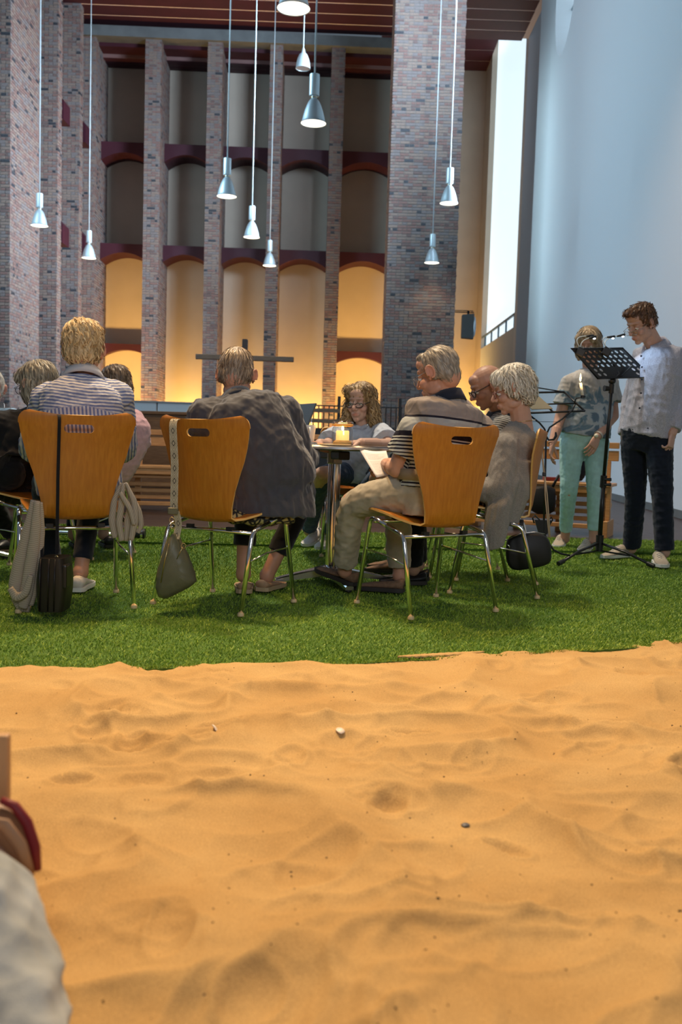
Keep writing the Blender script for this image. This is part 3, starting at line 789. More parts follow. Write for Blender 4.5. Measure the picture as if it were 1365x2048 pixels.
m = MB(); m.boxb((-.3, -.3, 0), (.3, .3, .06)); m.build('cross_base', BLACKMETAL, root)
root = empty('loudspeaker', (2.9, 23.05, 3.3), 0, 'dark grey loudspeaker on a bracket beside the broad brick pillar', 'loudspeaker')
m = MB(); m.prism([(-.14, 0), (.14, -.02), (.14, .58), (-.14, .55)], .22); o = m.build('cabinet', mat('speaker_grey', (.055, .06, .06), .6), root); bevel(o, .012, 2)
m = MB(); m.ell((.15, -.02, .28), (.05, .10, .25)); m.build('horn', mat('horn_white', (.55, .62, .68), .4), root, True)
m = MB(); m.boxb((-.34, -.02, .60), (.14, .02, .625)); m.boxb((-.34, -.02, .64), (.12, .02, .66)); m.boxb((-.02, -.02, .55), (.03, .02, .66)); m.build('bracket', BLACKMETAL, root)

# ------------------------------------------------------------------ pendant lamps
M_ALU = mat('spun_aluminium', (.58, .68, .72), .42, .55); M_CABLE = mat('pale_cable', (.55, .62, .64), .5)
M_BULB = mat('lit_reflector', (1, .95, .85), .5, emit=(1.0, .90, .70), estr=3.2); M_DIM = mat('unlit_reflector', (.30, .27, .26), .5)
def make_pendant(lit=True):
    root = empty('pendant_lamp')
    m = MB(); m.lathe([(.002, .66), (.068, .655), (.070, .64), (.070, .38), (.066, .37), (.040, .365), (.036, .33)], n=24, cap=False); m.build('gear_housing', M_ALU, root, 35)
    m = MB(); m.lathe([(.044, .352), (.047, .347), (.044, .342)], n=20, cap=False); m.build('brass_ring', mat('brass', (.6, .45, .2), .3, 1.0), root, True)
    pr = [(.036, .335), (.055, .32), (.078, .29), (.105, .23), (.128, .165), (.148, .09), (.160, .035), (.170, .012), (.180, 0)]
    m = MB(); m.lathe(pr + [(r_ - .004, z) for r_, z in reversed(pr)], n=32, cap=False); m.build('shade', M_ALU, root, 35)
    m = MB(); m.lathe([(.174, .006), (.12, .018), (.001, .022)], n=28, cap=True); m.build('reflector', M_BULB if lit else M_DIM, root, True)
    m = MB(); m.tube([(0, 0, .65), (0, 0, 7.15)], .011, 6); m.build('cable', M_CABLE, root, True)
    return root
def make_bell():
    root = empty('bell_lamp')
    pr = [(.022, .43), (.030, .40), (.045, .33), (.085, .30), (.12, .22), (.145, .12), (.158, .02), (.16, 0)]
    m = MB(); m.lathe(pr + [(r_ - .004, z) for r_, z in reversed(pr)], n=28, cap=False); m.build('shade', M_ALU, root, 35)
    m = MB(); m.lathe([(.152, .01), (.001, .012)], n=28); m.build('reflector', M_DIM, root)
    m = MB(); m.tube([(0, 0, .42), (0, 0, 3.33)], .010, 6); m.build('cable', M_CABLE, root, True)
    return root
LAMPS = [((-6.44, 20.1, 5.02), 'pendant lamp hanging in front of the left brick pillar'), ((-6.35, 23.6, 5.02), 'small pendant lamp before the leftmost pilasters, second from the left'),
         ((-2.18, 17.1, 4.99), 'pendant lamp third from the left, before the second pilaster'), ((-2.10, 20.8, 5.06), 'pendant lamp fourth from the left, hanging in the middle bay'),
         ((-2.07, 25.3, 5.27), 'smallest pendant lamp before the fourth pilaster'), ((-.54, 13.45, 5.11), 'large pendant lamp hanging left of the broad brick pillar'),
         ((-.66, 10.4, 5.30), 'nearest pendant lamp, cut off by the top of the picture'), ((1.88, 18.5, 5.33), 'pendant lamp hanging at the right edge of the broad brick pillar'),
         ((1.94, 23.4-.9, 4.95), 'small low pendant lamp in the middle of the broad brick pillar')]
lamp0 = make_pendant()
for i, (loc, lb) in enumerate(LAMPS):
    o = lamp0 if i == 0 else copy_tree(lamp0)
    o.location = loc; tag(o, lb, 'pendant lamp', 'aluminium pendant lamps')
    d = bpy.data.lights.new('pendant_bulb', 'SPOT'); d.energy = 45; d.color = (1, .78, .50); d.spot_size = math.radians(120); d.spot_blend = .7; d.shadow_soft_size = .15
    l = bpy.data.objects.new('pendant_bulb', d); col.objects.link(l); l.location = (loc[0], loc[1], loc[2] - .03)
o = make_bell(); o.location = (-1.12, 21.4, 8.83); tag(o, 'unlit bell shaped lamp high above the large pendant lamp', 'pendant lamp')
# ------------------------------------------------------------------ people
from mathutils.bvhtree import BVHTree
M_SKIN = vcol('skin', .5, 'col', 0, .12, 220.0, .4)
M_HAIR = vcol('hair', .45, 'col', 0, 0, 100, .35)
M_EYE = [mat('eye_white', (.75, .72, .68), .25), mat('iris', (.08, .06, .05), .2)]
M_LENS = None
def lens_mat():
    m, nt, b = nmat('spectacle_lens'); nt.nodes.remove(b); out = nt.nodes['Material Output']
    g = N(nt, 'ShaderNodeBsdfGlossy'); g.inputs['Roughness'].default_value = .03; t = N(nt, 'ShaderNodeBsdfTransparent'); mx = N(nt, 'ShaderNodeMixShader'); mx.inputs[0].default_value = .10
    nt.links.new(t.outputs[0], mx.inputs[1]); nt.links.new(g.outputs[0], mx.inputs[2]); nt.links.new(mx.outputs[0], out.inputs['Surface']); return m
M_LENS = lens_mat()
def V(*a): return Vector(a)
def J(px, py, Y): return P(px, py, Y)

def waves(p, seed, freq, aniso=(1, 1, 1)):
    r = np.random.RandomState(seed); q = p * np.array(aniso); out = np.zeros(len(p))
    for i in range(5):
        k = r.normal(0, 1, 3); k *= freq * r.uniform(.6, 1.5) / np.linalg.norm(k); m = r.normal(0, 1, 3) * freq * .6
        out += 1 - 2 * np.abs(np.sin(q @ k + r.rand() * 6 + 1.4 * np.sin(q @ m + r.rand() * 6)))
    return out / 5
def crumple(me, amp, freq, seed, aniso=(1, 1, 1)):
    freq *= 2.6; v, n = getv(me), getn(me); d = amp * waves(v, seed, freq, aniso) + amp * .4 * waves(v, seed + 1, freq * 2.3, aniso)
    setv(me, v + n * d[:, None])

class Fig:
    def __init__(s, label, base, skin=(.50, .29, .20), w=1.0, d=1.0, seed=1):
        s.root = empty('person', base, 0, label, 'person'); s.base = Vector(base); s.skin = np.array(skin); s.w, s.d, s.seed = w, d, seed
        s.core = MB(); s.extra = []
    def attach(s, name, me, mats, parent=None, label=None):
        o = link(name, me, mats, parent or s.root)
        o.matrix_parent_inverse = Matrix.Translation(-s.base) if parent is None else Matrix.Identity(4)
        if label: o['label'] = label
        return o
    def joints(s, **k):
        for a, b in k.items(): setattr(s, a, Vector(b))
        return s
    def spine(s, t):
        a, b, c = s.pelvis, s.chest * 2 - (s.pelvis + s.neck) * .5, s.neck
        return a * (1 - t) ** 2 + b * 2 * t * (1 - t) + c * t * t
    def ring(s, t, hw, hd, n=22, shift=0.0, back=0.0):
        c = s.spine(t); tan = (s.spine(min(t + .03, 1.05)) - s.spine(max(t - .03, -.15))).normalized()
        ac = (s.hpR - s.hpL).normalized().lerp((s.shR - s.shL).normalized(), min(1, max(0, t))).normalized()
        fw = tan.cross(ac).normalized(); ac = fw.cross(tan).normalized()
        out = []
        for j in range(n):
            q = 2 * math.pi * j / n; cx, cy = math.cos(q), math.sin(q)
            k = (abs(cx) ** 2.6 + abs(cy) ** 2.6) ** (-1 / 2.6)
            dd = hd * (1 + back if cy < 0 else 1)
            out.append(c + ac * (hw * cx * k) + fw * (dd * cy * k + shift))
        return out
    def torso(s, mb, off=0.0, t0=-.12, t1=1.0, loose=0.0, belly=0.0, flare=0.0, nshape=None):
        W, D = s.w, s.d
        tab = [(-.12, .150, .095), (0, .168, .118), (.22, .158, .112 + belly), (.42, .155, .108 + belly), (.62, .170, .118), (.78, .172, .116), (.86, .150, .102), (.92, .116, .086), (.965, .084, .072), (1.0, .062, .060)]
        def at(t):
            for (a, w0, d0), (b, w1, d1) in zip(tab, tab[1:]):
                if t <= b: u = (t - a) / (b - a); return w0 + (w1 - w0) * u, d0 + (d1 - d0) * u
            return tab[-1][1:]
        rings = []; n = 16
        for k in range(n + 1):
            t = t0 + (t1 - t0) * k / n; hw, hd = at(max(t, -.12)); lo = loose * max(0, 1 - max(t, 0) / .75) + flare * max(0, .35 - t)
            e = off * (1 if t < .9 else .5)
            rings.append(s.ring(t, hw * W + e + lo, hd * D + e + lo))
        mb.loft(rings)
    def limb(s, mb, pts, rs, k=14):
        """flat-ended sleeve or trouser leg with a smooth joint"""
        pts = [Vector(p) for p in pts]; P_, R_ = [], []
        for i in range(len(pts) - 1):
            a, b = pts[i], pts[i + 1]
            for q in range(6 if i < len(pts) - 2 else 7):
                u = q / 6; P_.append(a.lerp(b, u)); R_.append(rs[i] + (rs[i + 1] - rs[i]) * u)
        for _ in range(2):
            for i in range(1, len(P_) - 1): P_[i] = (P_[i - 1] + P_[i] * 2 + P_[i + 1]) / 4
        mb.tube(P_, R_, k)
    def body(s, arms=True, hands=('L', 'R'), hv=.0034):
        W = s.w; c = s.core
        s.torso(c, -.022, -.12, .93)
        c.caps(s.shL, s.shR, .046 * W, .046 * W)
        for q in 'LR':
            hp, kn, an = getattr(s, 'hp' + q), getattr(s, 'kn' + q), getattr(s, 'an' + q)
            c.caps(hp, kn, .074 * W, .050); c.caps(kn, an, .049, .036); c.ell(an, (.04, .04, .045))
            sh, el, wr = getattr(s, 'sh' + q), getattr(s, 'el' + q), getattr(s, 'wr' + q)
            c.caps(sh, el, .053 * W, .042 * W); c.caps(el, wr, .042 * W, .029)
        c.caps(s.neck - (s.head - s.neck) * .15, s.head + s.hf * -.02, .058, .052)
        parts = [remesh(c, .010, 3)]
        parts.append(s.headmesh())
        for q in 'LR':
            el, wr = getattr(s, 'el' + q), getattr(s, 'wr' + q); m = MB()
            m.caps(el.lerp(wr, .45), wr, .040 * W, .029, 14)
            hd = getattr(s, 'hd' + q, None); 
            if hd is None: hd = ((wr - el).normalized(), Vector((0, 0, -1)), .35)
            s.hand(m, wr, hd[0], hd[1], 1 if q == 'R' else -1, hd[2]); parts.append(remesh(m, hv if q in hands else .006, 1))
        me = join_meshes(parts, 'body'); v = getv(me); col_ = np.tile(s.skin, (len(v), 1))
        L = (s.HM_inv @ np.hstack([v, np.ones((len(v), 1))]).T).T[:, :3]
        def blob(c, r, tint, k=1.0):
            d = np.sqrt((((L - np.array(c)) / np.array(r)) ** 2).sum(1)); w_ = np.clip(1.4 - d, 0, 1)[:, None] * k; col_[:] = col_ * (1 - w_) + col_ * np.array(tint) * w_
        blob((0, .10, -.067), (.023, .03, .011), (1.0, .62, .60), .8)
        for x in (-1, 1):
            blob((x * .042, .075, -.03), (.024, .04, .022), (1.06, .82, .80), .5); blob((x * .08, 0, 0), (.022, .04, .04), (1.08, .80, .74), .7)
            blob((x * .033, .095, .027), (.022, .03, .005), s.brow, .75)
        blob((0, .115, -.025), (.016, .02, .016), (1.06, .82, .78), .5)
        v_ = 1 + .05 * waves(v, 3, 90)
        cattr(me, 'col', np.clip(col_ * v_[:, None], 0, 1))
        return s.attach('body', me, M_SKIN)
    brow = (.45, .42, .40)
    def setup_head(s, fwd, up=(0, 0, 1), scale=1.0):
        f = Vector(fwd).normalized(); u = Vector(up); r = f.cross(u).normalized(); u = r.cross(f).normalized(); s.hf, s.hu, s.hr = f, u, r
        c = s.head; k = scale
        s.HM = Matrix(((r.x * k, f.x * k, u.x * k, c.x), (r.y * k, f.y * k, u.y * k, c.y), (r.z * k, f.z * k, u.z * k, c.z), (0, 0, 0, 1)))
        s.HM_inv = np.array(s.HM.inverted())
    def headmesh(s):
        m = MB()
        m.ell((0, -.014, .034), (.076, .097, .086), None, 20, 14); m.ell((0, .020, -.035), (.060, .070, .080), None, 18, 12)
        m.ell((0, .036, -.075), (.046, .050, .040)); m.ell((0, .068, -.100), (.023, .020, .017)); m.ell((0, -.05, -.02), (.062, .055, .07))
        m.ell((0, .066, .030), (.052, .026, .018)); m.ell((0, .055, .062), (.055, .034, .035))
        for x in (-1, 1):
            m.ell((x * .037, .055, -.032), (.026, .030, .024)); m.ell((x * .043, .014, -.070), (.016, .036, .024))
            m.ell((x * .033, .071, .006), (.0165, .0135, .010)); m.ell((x * .012, .096, -.034), (.0095, .011, .008))
            M = Matrix.Rotation(-x * .42, 3, 'Z') @ Matrix.Rotation(-.18, 3, 'X')
            m.ell((x * .082, -.010, .000), (.0075, .020, .032), M); pts = [Vector((x * .087, -.010, 0)) + M @ Vector((x * .004, .019 * math.cos(a), .031 * math.sin(a))) for a in [math.pi * (1.6 - k / 9 * 1.75) for k in range(10)]]
            m.tube(pts, .0045, 6); m.ell((x * .080, .002, -.026), (.006, .009, .010))
        m.caps((0, .084, .018), (0, .111, -.026), .0085, .0125); m.ell((0, .112, -.029), (.0125, .011, .010))
        m.ell((0, .090, -.0615), (.023, .011, .0055)); m.ell((0, .088, -.0725), (.020, .011, .0065)); m.ell((0, .082, -.066), (.030, .016, .018))
        nb = s.HM.inverted() @ s.neck; m.caps((0, -.018, -.045), Vector((0, -.018, -.045)).lerp(nb, .8), .053, .055)
        m.v = [tuple(s.HM @ Vector(p)) for p in m.v]
        return remesh(m, .0036, 2, .45)
    def eyes(s):
        for x in (-1, 1):
            m = MB(); m.ell((x * .032, .0745, -.001), (.0125, .0125, .0115), None, 12, 8); m.ell((x * .032, .0835, -.003), (.0055, .0045, .0055), None, 10, 6, 1)
            m.v = [tuple(s.HM @ Vector(p)) for p in m.v]; s.attach('eye', m.mesh('eye', True), M_EYE)
    def hand(s, m, wr, d, n, side, curl):
        d = Vector(d).normalized(); n = Vector(n); n = (n - d * n.dot(d)).normalized(); a = d.cross(n) * side * -1    # a: towards the thumb
        def rg(o, w, t): return [wr + d * o + a * (w * math.cos(q)) + n * (t * math.sin(q)) for q in [2 * math.pi * j / 12 for j in range(12)]]
        m.loft([rg(-.02, .028, .022), rg(.01, .028, .020), rg(.04, .038, .018), rg(.07, .042, .016), rg(.092, .041, .014), rg(.1, .036, .011)])
        for i, (off, ln) in enumerate(((.031, .074), (.0105, .082), (-.0105, .076), (-.030, .060))):
            p = wr + d * (.090 - .004 * abs(i - 1)) + a * off; ang = curl * (.6 + .12 * i); sp = a * (off * .9); r = .0088
            for ph, q in zip((.46, .30, .24), (1.0, 1.25, 1.0)):
                dv = (d * math.cos(ang) + n * math.sin(ang) + sp * .8).normalized(); e = p + dv * (ln * ph); m.caps(p, e, r, r * .92, 10, 0, 3); p = e; r *= .92; ang += curl * q
        p = wr + d * .022 + a * .024; ang = .75
        for ln, r in ((.045, .0125), (.034, .0105), (.026, .009)):
            e = p + (d * math.cos(ang) + a * math.sin(ang) + n * (.35 + curl * .3)).normalized() * ln; m.caps(p, e, r, r * .88, 10, 0, 3); p = e; ang *= .55
    # --- hair
    def hair(s, shapes, c1, c2, comb=(0, 0, 0), strands=380, length=.06, crown=(0, -.035, .12), wav=.0025, freq=150, lift=.003, vox=.0045, width=.0022, curl=0.0, cut=(.045, .066, .06), label=None):
        m = MB()
        for c, r in shapes: m.ell(c, r, None, 18, 12)
        me = remesh(m, vox, 2); v, n = getv(me), getn(me); rs_ = np.random.RandomState(s.seed + 40)
        az = np.arctan2(v[:, 0] - crown[0], v[:, 1] - crown[1]); d = wav * (np.sin(az * 17 + 3 * np.sin(v[:, 2] * 40)) + .6 * np.sin(az * 41 + v[:, 2] * 60)) ; setv(me, v + n * d[:, None])
        polys = [tuple(p.vertices) for p in me.polygons]; v = getv(me); bvh = BVHTree.FromPolygons([tuple(x) for x in v], polys)
        c1, c2 = np.array(c1), np.array(c2); cols = c1 + (c2 - c1) * (.5 + .5 * np.clip(np.sin(az * 23 + rs_.rand() * 6) * .6 + waves(v, s.seed, 60) * .8, -1, 1))[:, None]
        allv, allf, allc = [v], list(polys), [cols]; off = len(v)
        cr_, cb = Vector(crown), Vector(comb); ids = rs_.randint(0, len(v), strands)
        for i in ids:
            p = Vector(v[i]); L = length * rs_.uniform(.6, 1.3); st = 7; pts = []; ph = rs_.rand() * 6
            li = lift * rs_.uniform(.2, 1.6)
            for k in range(st):
                if k and p.y > cut[0] and p.z < cut[1] and abs(p.x) < cut[2]: break
                loc, nor, _, _ = bvh.find_nearest(p)
                q = loc + nor * (li * (1 + 1.2 * k / st)); pts.append((q, nor))
                fl_ = (p - cr_); fl_ = fl_ + cb; fl_ -= nor * fl_.dot(nor)
                if fl_.length < 1e-5: fl_ = Vector((0, -1, 0))
                fl_.normalize(); fl_ = (fl_ + Vector((0, 0, -.5)) - nor * 0).normalized()
                if curl: fl_ += nor.cross(fl_) * (curl * math.sin(ph + k * 1.5))
                p = loc + fl_ * (L / st)
            st = len(pts)
            if st < 3: continue
            vs = []
            tone = c1 + (c2 - c1) * np.clip(rs_.normal(.55, .35), 0, 1.25)
            for k, (q, nor) in enumerate(pts):
                t = (pts[min(k + 1, st - 1)][0] - pts[max(k - 1, 0)][0]).normalized(); a = t.cross(nor).normalized(); w = width * math.sin(math.pi * (.12 + .84 * k / (st - 1))) + .0002
                vs += [tuple(q - a * w), tuple(q + a * w)]
            allv.append(np.array(vs)); allc.append(np.tile(tone, (len(vs), 1)))
            allf += [(off + 2 * k, off + 2 * k + 1, off + 2 * k + 3, off + 2 * k + 2) for k in range(st - 1)]; off += len(vs)
        bpy.data.meshes.remove(me)
        vv = np.vstack(allv); M = np.array(s.HM); vv = (M @ np.hstack([vv, np.ones((len(vv), 1))]).T).T[:, :3]
        out = bpy.data.meshes.new('hair'); out.from_pydata(vv.tolist(), [], allf); out.update(); out.polygons.foreach_set('use_smooth', [True] * len(out.polygons))
        cattr(out, 'col', np.clip(np.vstack(allc), 0, 1)); return s.attach('hair', out, M_HAIR, None, label)
    def glasses(s, m_frame, rw=.024, rh=.0185, r=.0018, drop=0.0, out=0.0, label=None):
        g = MB(); y = .100 + out; z = -.002 - drop
        def rim(x, k): return [Vector((x * .0335 + rw * math.cos(q), y - .006 * abs(math.cos(q)) * (1 if math.cos(q) * x > 0 else 0), z + rh * math.sin(q) * (1.0 if math.sin(q) < 0 else .8))) for q in [2 * math.pi * j / k for j in range(k)]]
        for x in (-1, 1):
            pts = rim(x, 22); g.tube(pts + [pts[0]], r, 6)
            g.tube([(x * (.0335 + rw), y - .006, z + .006), (x * .074, y - .014, z + .009), (x * .081, .0, .012 - drop * .3), (x * .083, -.018, .004), (x * .080, -.034, -.012)], r * .9, 6)
        g.tube([(-.0335 + rw, y, z + .005), (0, y + .004, z + .009), (.0335 - rw, y, z + .005)], r, 6)
        g.v = [tuple(s.HM @ Vector(p)) for p in g.v]; o = s.attach('glasses', g.mesh('glasses', True), m_frame, None, label)
        for x in (-1, 1):
            l = MB(); pts = rim(x, 22); l.loft([pts, [p + Vector((0, .0012, 0)) for p in pts]]); l.v = [tuple(s.HM @ Vector(p)) for p in l.v]; s.attach('lens', l.mesh('lens'), M_LENS, o)
    # --- clothes
    def shirt(s, m, sleeve=.55, off=.012, t0=-.08, loose=.01, belly=0.0, name='shirt', amp=.0035, freq=26, flare=0.0, vox=.0075, r_add=.006, label=None, attr=None, t1=.975, aniso=(1, 1, 1), extra=None):
        mb = MB(); s.torso(mb, off, t0, t1, loose, belly, flare); W = s.w
        mb.caps(s.shL, s.shR, .050 * W + off, .050 * W + off)
        u_ = (s.neck - s.pelvis).normalized()
        for sh in (s.shL, s.shR):
            mb.caps(s.neck - u_ * .035, sh, .050 + off, .052 * W + off); mb.caps(s.spine(.72), sh.lerp(s.neck, .15), .085 * W + off, .054 * W + off)
        for q in 'LR':
            sh, el, wr = getattr(s, 'sh' + q), getattr(s, 'el' + q), getattr(s, 'wr' + q); r0, r1, r2 = .056 * W + off * .9, .045 * W + off + r_add, .034 + off * .7
            mb.ell(sh, (r0 * 1.05,) * 3)
            if sleeve <= 1: e = sh.lerp(el, sleeve); s.limb(mb, [sh, e], [r0, r0 + (r1 - r0) * sleeve + r_add])
            else: s.limb(mb, [sh, el, el.lerp(wr, sleeve - 1)], [r0, r1, r2 + r_add * .5])
        if extra: extra(mb)
        me = remesh(mb, vox, 7); v0 = getv(me).copy()
        if amp: crumple(me, amp, freq, s.seed, aniso)
        if attr: attr(me, v0)
        return s.attach(name, me, m, None, label)
    def trousers(s, m, hem=(.93, .93), off=.012, ease=.0, r_hem=.052, amp=.004, freq=12, vox=.008, name='trousers', top=.16, label=None, r_knee=.062, r_hip=.09):
        mb = MB(); s.torso(mb, off, -.14, top, .004); W = s.w
        for q, h in zip('LR', hem):
            hp, kn, an = getattr(s, 'hp' + q), getattr(s, 'kn' + q), getattr(s, 'an' + q)
            mb.ell(hp, (r_hip * W,) * 3); s.limb(mb, [hp, kn, kn.lerp(an, h)], [r_hip * W + ease, r_knee + ease, r_hem])
        me = remesh(mb, vox, 3)
        if amp: crumple(me, amp, freq, s.seed + 9, (1, 1, 1.8))
        return s.attach(name, me, m, None, label)
    def shoe(s, heel, toe, m, msole, L=.27, h=.075, w=.046, laces=None, name='shoe', low=False, label=None):
        """heel and toe are points on the ground under the sole"""
        a, b = Vector(heel), Vector(toe); d = (b - a).normalized(); b = a + d * L; sd = d.cross(Vector((0, 0, 1))).normalized(); up = sd.cross(d).normalized()
        prof = [(0, .55, .62, 1.0), (.04, .78, .80, 1.0), (.15, .84, .80, 1.0 if not low else .82), (.28, .80, .78, 1.06 if not low else .74), (.42, .86, .82, .88 if not low else .68), (.58, .98, .92, .62), (.74, 1.02, .94, .48), (.87, .90, .78, .40), (.96, .62, .50, .30), (1.0, .28, .2, .18)]
        def ring(u, wb, wt, hh, z0, z1):
            c = a + d * (u * L); H = h * hh
            pts = []
            for j in range(14):
                q = math.pi * 2 * j / 14; cx, sy = math.cos(q), math.sin(q)
                ww = w * (wb if sy < 0 else wb * (1 - sy) + wt * sy * .75); zz = z0 + (sy * .5 + .5) * (H - z0)
                pts.append(c + sd * (ww * math.copysign(abs(cx) ** .75, cx)) + up * zz)
            return pts
        mb = MB(); mb.loft([ring(*p_, .016, 1) for p_ in prof]); o = s.attach(name, mb.mesh('shoe', True), m, None, label)
        so = MB(); so.loft([[a + d * (u * L) + sd * (w * 1.08 * wb * sx) + up * z for sx, z in ((-1, 0.002), (1, .002), (1.02, .012), (1, .022), (-1, .022), (-1.02, .012))] for u, wb, wt, hh in [(-.012, .5, 0, 0)] + prof[1:-1] + [(1.015, .35, 0, 0)]])
        s.attach('sole', so.mesh('sole', 40), msole, o)
        if laces:
            lm = MB()
            for k in range(4):
                u = .40 + k * .07; hh = h * (.92 - k * .11) + .004; c = a + d * (u * L) + up * hh
                lm.tube([c - sd * .022 - up * .012, c, c + sd * .022 - up * .012 + d * .008], .0028, 6)
            s.attach('laces', lm.mesh('laces', True), laces, o)
        return o
    def collar(s, m, r=.066, h=.045, lean=.010, thick=.006, gap=0.0, dz=.014, up=None, name='collar', label=None):
        u = ((s.head - s.neck).normalized() + (s.neck - s.chest).normalized() * 1.5).normalized() if up is None else Vector(up).normalized(); ac = (s.shR - s.shL).normalized(); fw = u.cross(ac).normalized(); ac = fw.cross(u).normalized()
        mb = MB(); rings = []; n = 30; g0 = gap
        for k in range(n + 1):
            q = math.pi / 2 + g0 + (2 * math.pi - 2 * g0) * k / n; dx = ac * math.cos(q) + fw * math.sin(q); fr = (math.sin(q) + 1) / 2
            c = s.neck + u * (dz - .018 - .03 * fr); rr = r * (1 + .10 * fr)
            rings.append([c + dx * (rr + .010), c + dx * rr + u * h * .5, c + dx * (rr - .004) + u * h, c + dx * (rr + thick * .5) + u * (h + .004), c + dx * (rr + thick + lean) + u * h * .45, c + dx * (rr + .016 + lean) - u * .004])
        mb.loft(rings, 0, True, True); return s.attach(name, mb.mesh('collar', True), m, None, label)

CROP = [((0, -.020, .040), (.0785, .0965, .086)), ((0, -.054, -.012), (.068, .052, .066)), ((-.064, -.022, .012), (.0175, .046, .050)), ((.064, -.022, .012), (.0175, .046, .050)), ((0, .042, .090), (.052, .038, .026))]
SHORT = [((0, -.022, .040), (.083, .100, .090)), ((0, -.056, -.012), (.072, .056, .072)), ((-.064, -.022, .012), (.022, .050, .056)), ((.064, -.022, .012), (.022, .050, .056)), ((0, .045, .088), (.058, .040, .034))]
CURVE = [((0, -.020, .042), (.088, .105, .094)), ((0, -.058, -.018), (.079, .060, .080)), ((-.068, -.022, .006), (.025, .056, .056)), ((.068, -.022, .006), (.025, .056, .056)), ((0, .052, .082), (.066, .042, .036)), ((-.040, .066, .066), (.034, .028, .030)), ((.040, .066, .066), (.034, .028, .030))]
BOB = [((0, -.022, .042), (.090, .106, .096)), ((0, -.060, -.035), (.082, .062, .088)), ((-.070, -.012, -.030), (.028, .060, .080)), ((.070, -.012, -.030), (.028, .060, .080)), ((0, .050, .078), (.070, .042, .040)), ((-.045, .062, .058), (.036, .030, .036)), ((.045, .062, .058), (.036, .030, .036))]
# ---------------------------------------------------------------- cloths
def cloth(name, c, **k):
    a = dict(rough=.85, var=.10, vscale=30, bump=.35, bscale=500, spec=.15, sheen=.15); a.update(k); return mat(name, c, **a)
M_NAVY = cloth('navy_cloth', (.012, .016, .030)); M_BLACKC = cloth('black_cloth', (.010, .010, .012)); M_JEANS = cloth('blue_denim', (.035, .065, .125), var=.25)
M_GREYJ = cloth('grey_jacket_cloth', (.050, .052, .064), rough=.6, sheen=.3); M_KHAKI = cloth('khaki_cotton', (.40, .35, .26)); M_MINT = cloth('mint_cotton', (.40, .64, .62), rough=.7)
M_KNIT = cloth('taupe_knit', (.285, .262, .235), bump=.9, bscale=900, var=.25, vscale=260); M_LBLUE = cloth('light_blue_cotton', (.52, .55, .62)); M_PINK = cloth('pink_cotton', (.62, .36, .38))
M_DENIMW = cloth('washed_denim', (.40, .44, .47), var=.25, vscale=12); M_INDIGO = cloth('dark_denim', (.010, .014, .026)); M_SKYB = cloth('sky_blue_shirt', (.30, .46, .66))
M_WSHOE = mat('white_leather', (.66, .60, .54), .5); M_WSOLE = mat('white_rubber', (.70, .68, .64), .6); M_BSHOE = mat('brown_suede', (.20, .115, .068), .85, var=.2, vscale=60, bump=.3, bscale=500)
M_TSOLE = mat('tan_rubber', (.42, .30, .18), .7); M_DSOLE = mat('dark_rubber', (.03, .025, .022), .7); M_BLSHOE = mat('black_leather', (.014, .014, .015), .4); M_BEIGESH = mat('beige_suede', (.42, .35, .27), .8, bump=.3, bscale=500)
M_FRAME_B = mat('black_frames', (.015, .013, .013), .3); M_FRAME_M = mat('metal_frames', (.5, .45, .4), .25, 1.0)
M_COLLARN = cloth('navy_collar', (.020, .023, .036))

# A  striped shirt, back to the camera
s = Fig('person with short blond hair in a blue and white striped shirt, seen from behind', (-1.25, 4.3, .012), (.55, .27, .17), seed=2)
s.joints(pelvis=J(157, 962, 4.27), chest=J(160, 855, 4.30), neck=J(167, 753, 4.36), head=J(167, 704, 4.40), shL=J(92, 800, 4.31), shR=J(238, 794, 4.41), elL=J(62, 905, 4.50), elR=J(248, 905, 4.62), wrL=J(100, 893, 4.82), wrR=J(215, 893, 4.92),
         hpL=J(120, 966, 4.24), hpR=J(194, 966, 4.33), knL=(-1.47, 4.66, .53), knR=(-1.24, 4.74, .53), anL=(-1.42, 4.66, .10), anR=(-1.262, 4.60, .10))
s.setup_head((-.10, .96, -.22)); s.body()
def str_attr(me, v):
    ax = (s.shR - s.shL).normalized(); sp = (s.neck - s.pelvis).normalized(); c = np.array(s.neck)
    al = (v - c) @ np.array(ax); dn = (v - c) @ np.array(sp); yoke = dn > -.165 + .03 * np.abs(al) / .2 * -1
    dv = np.linalg.norm(v - np.array(s.shL), axis=1)
    fattr(me, 'st', np.where(yoke, dn * 1.06 - .10 * np.abs(al) ** 1.5 * 3, al + .0))
M_STRIPE = striped('blue_stripe_cotton', 'st', (.56, .55, .57), (.13, .17, .34), .0165, .50, .8, .25)
s.shirt(M_STRIPE, 1.9, .016, -.14, .012, 0, 'shirt', .005, 16, 0, .0048, .01, None, str_attr); s.collar(striped('blue_stripe_collar', 'st2', (.56, .55, .57), (.13, .17, .34), .0165), .068, .042, .014)
s.root.children[-1].data.attributes.new('st2', 'FLOAT', 'POINT').data.foreach_set('value', [v.co.z for v in s.root.children[-1].data.vertices])
s.hair(SHORT + [((0, -.03, .070), (.088, .095, .075)), ((0, -.04, .03), (.084, .088, .07))], (.40, .27, .13), (.78, .60, .34), (.04, .0, 0), 650, .075, (-.03, -.03, .15), .003, 150, .005, .0045, .0026)
s.glasses(M_FRAME_B); s.trousers(M_NAVY, (.86, .86), r_hem=.050)
s.shoe((-1.262, 4.515, .012), (-1.275, 4.78, .012), M_WSHOE, M_WSOLE); s.shoe((-1.42, 4.58, .012), (-1.47, 4.84, .012), M_WSHOE, M_WSOLE)

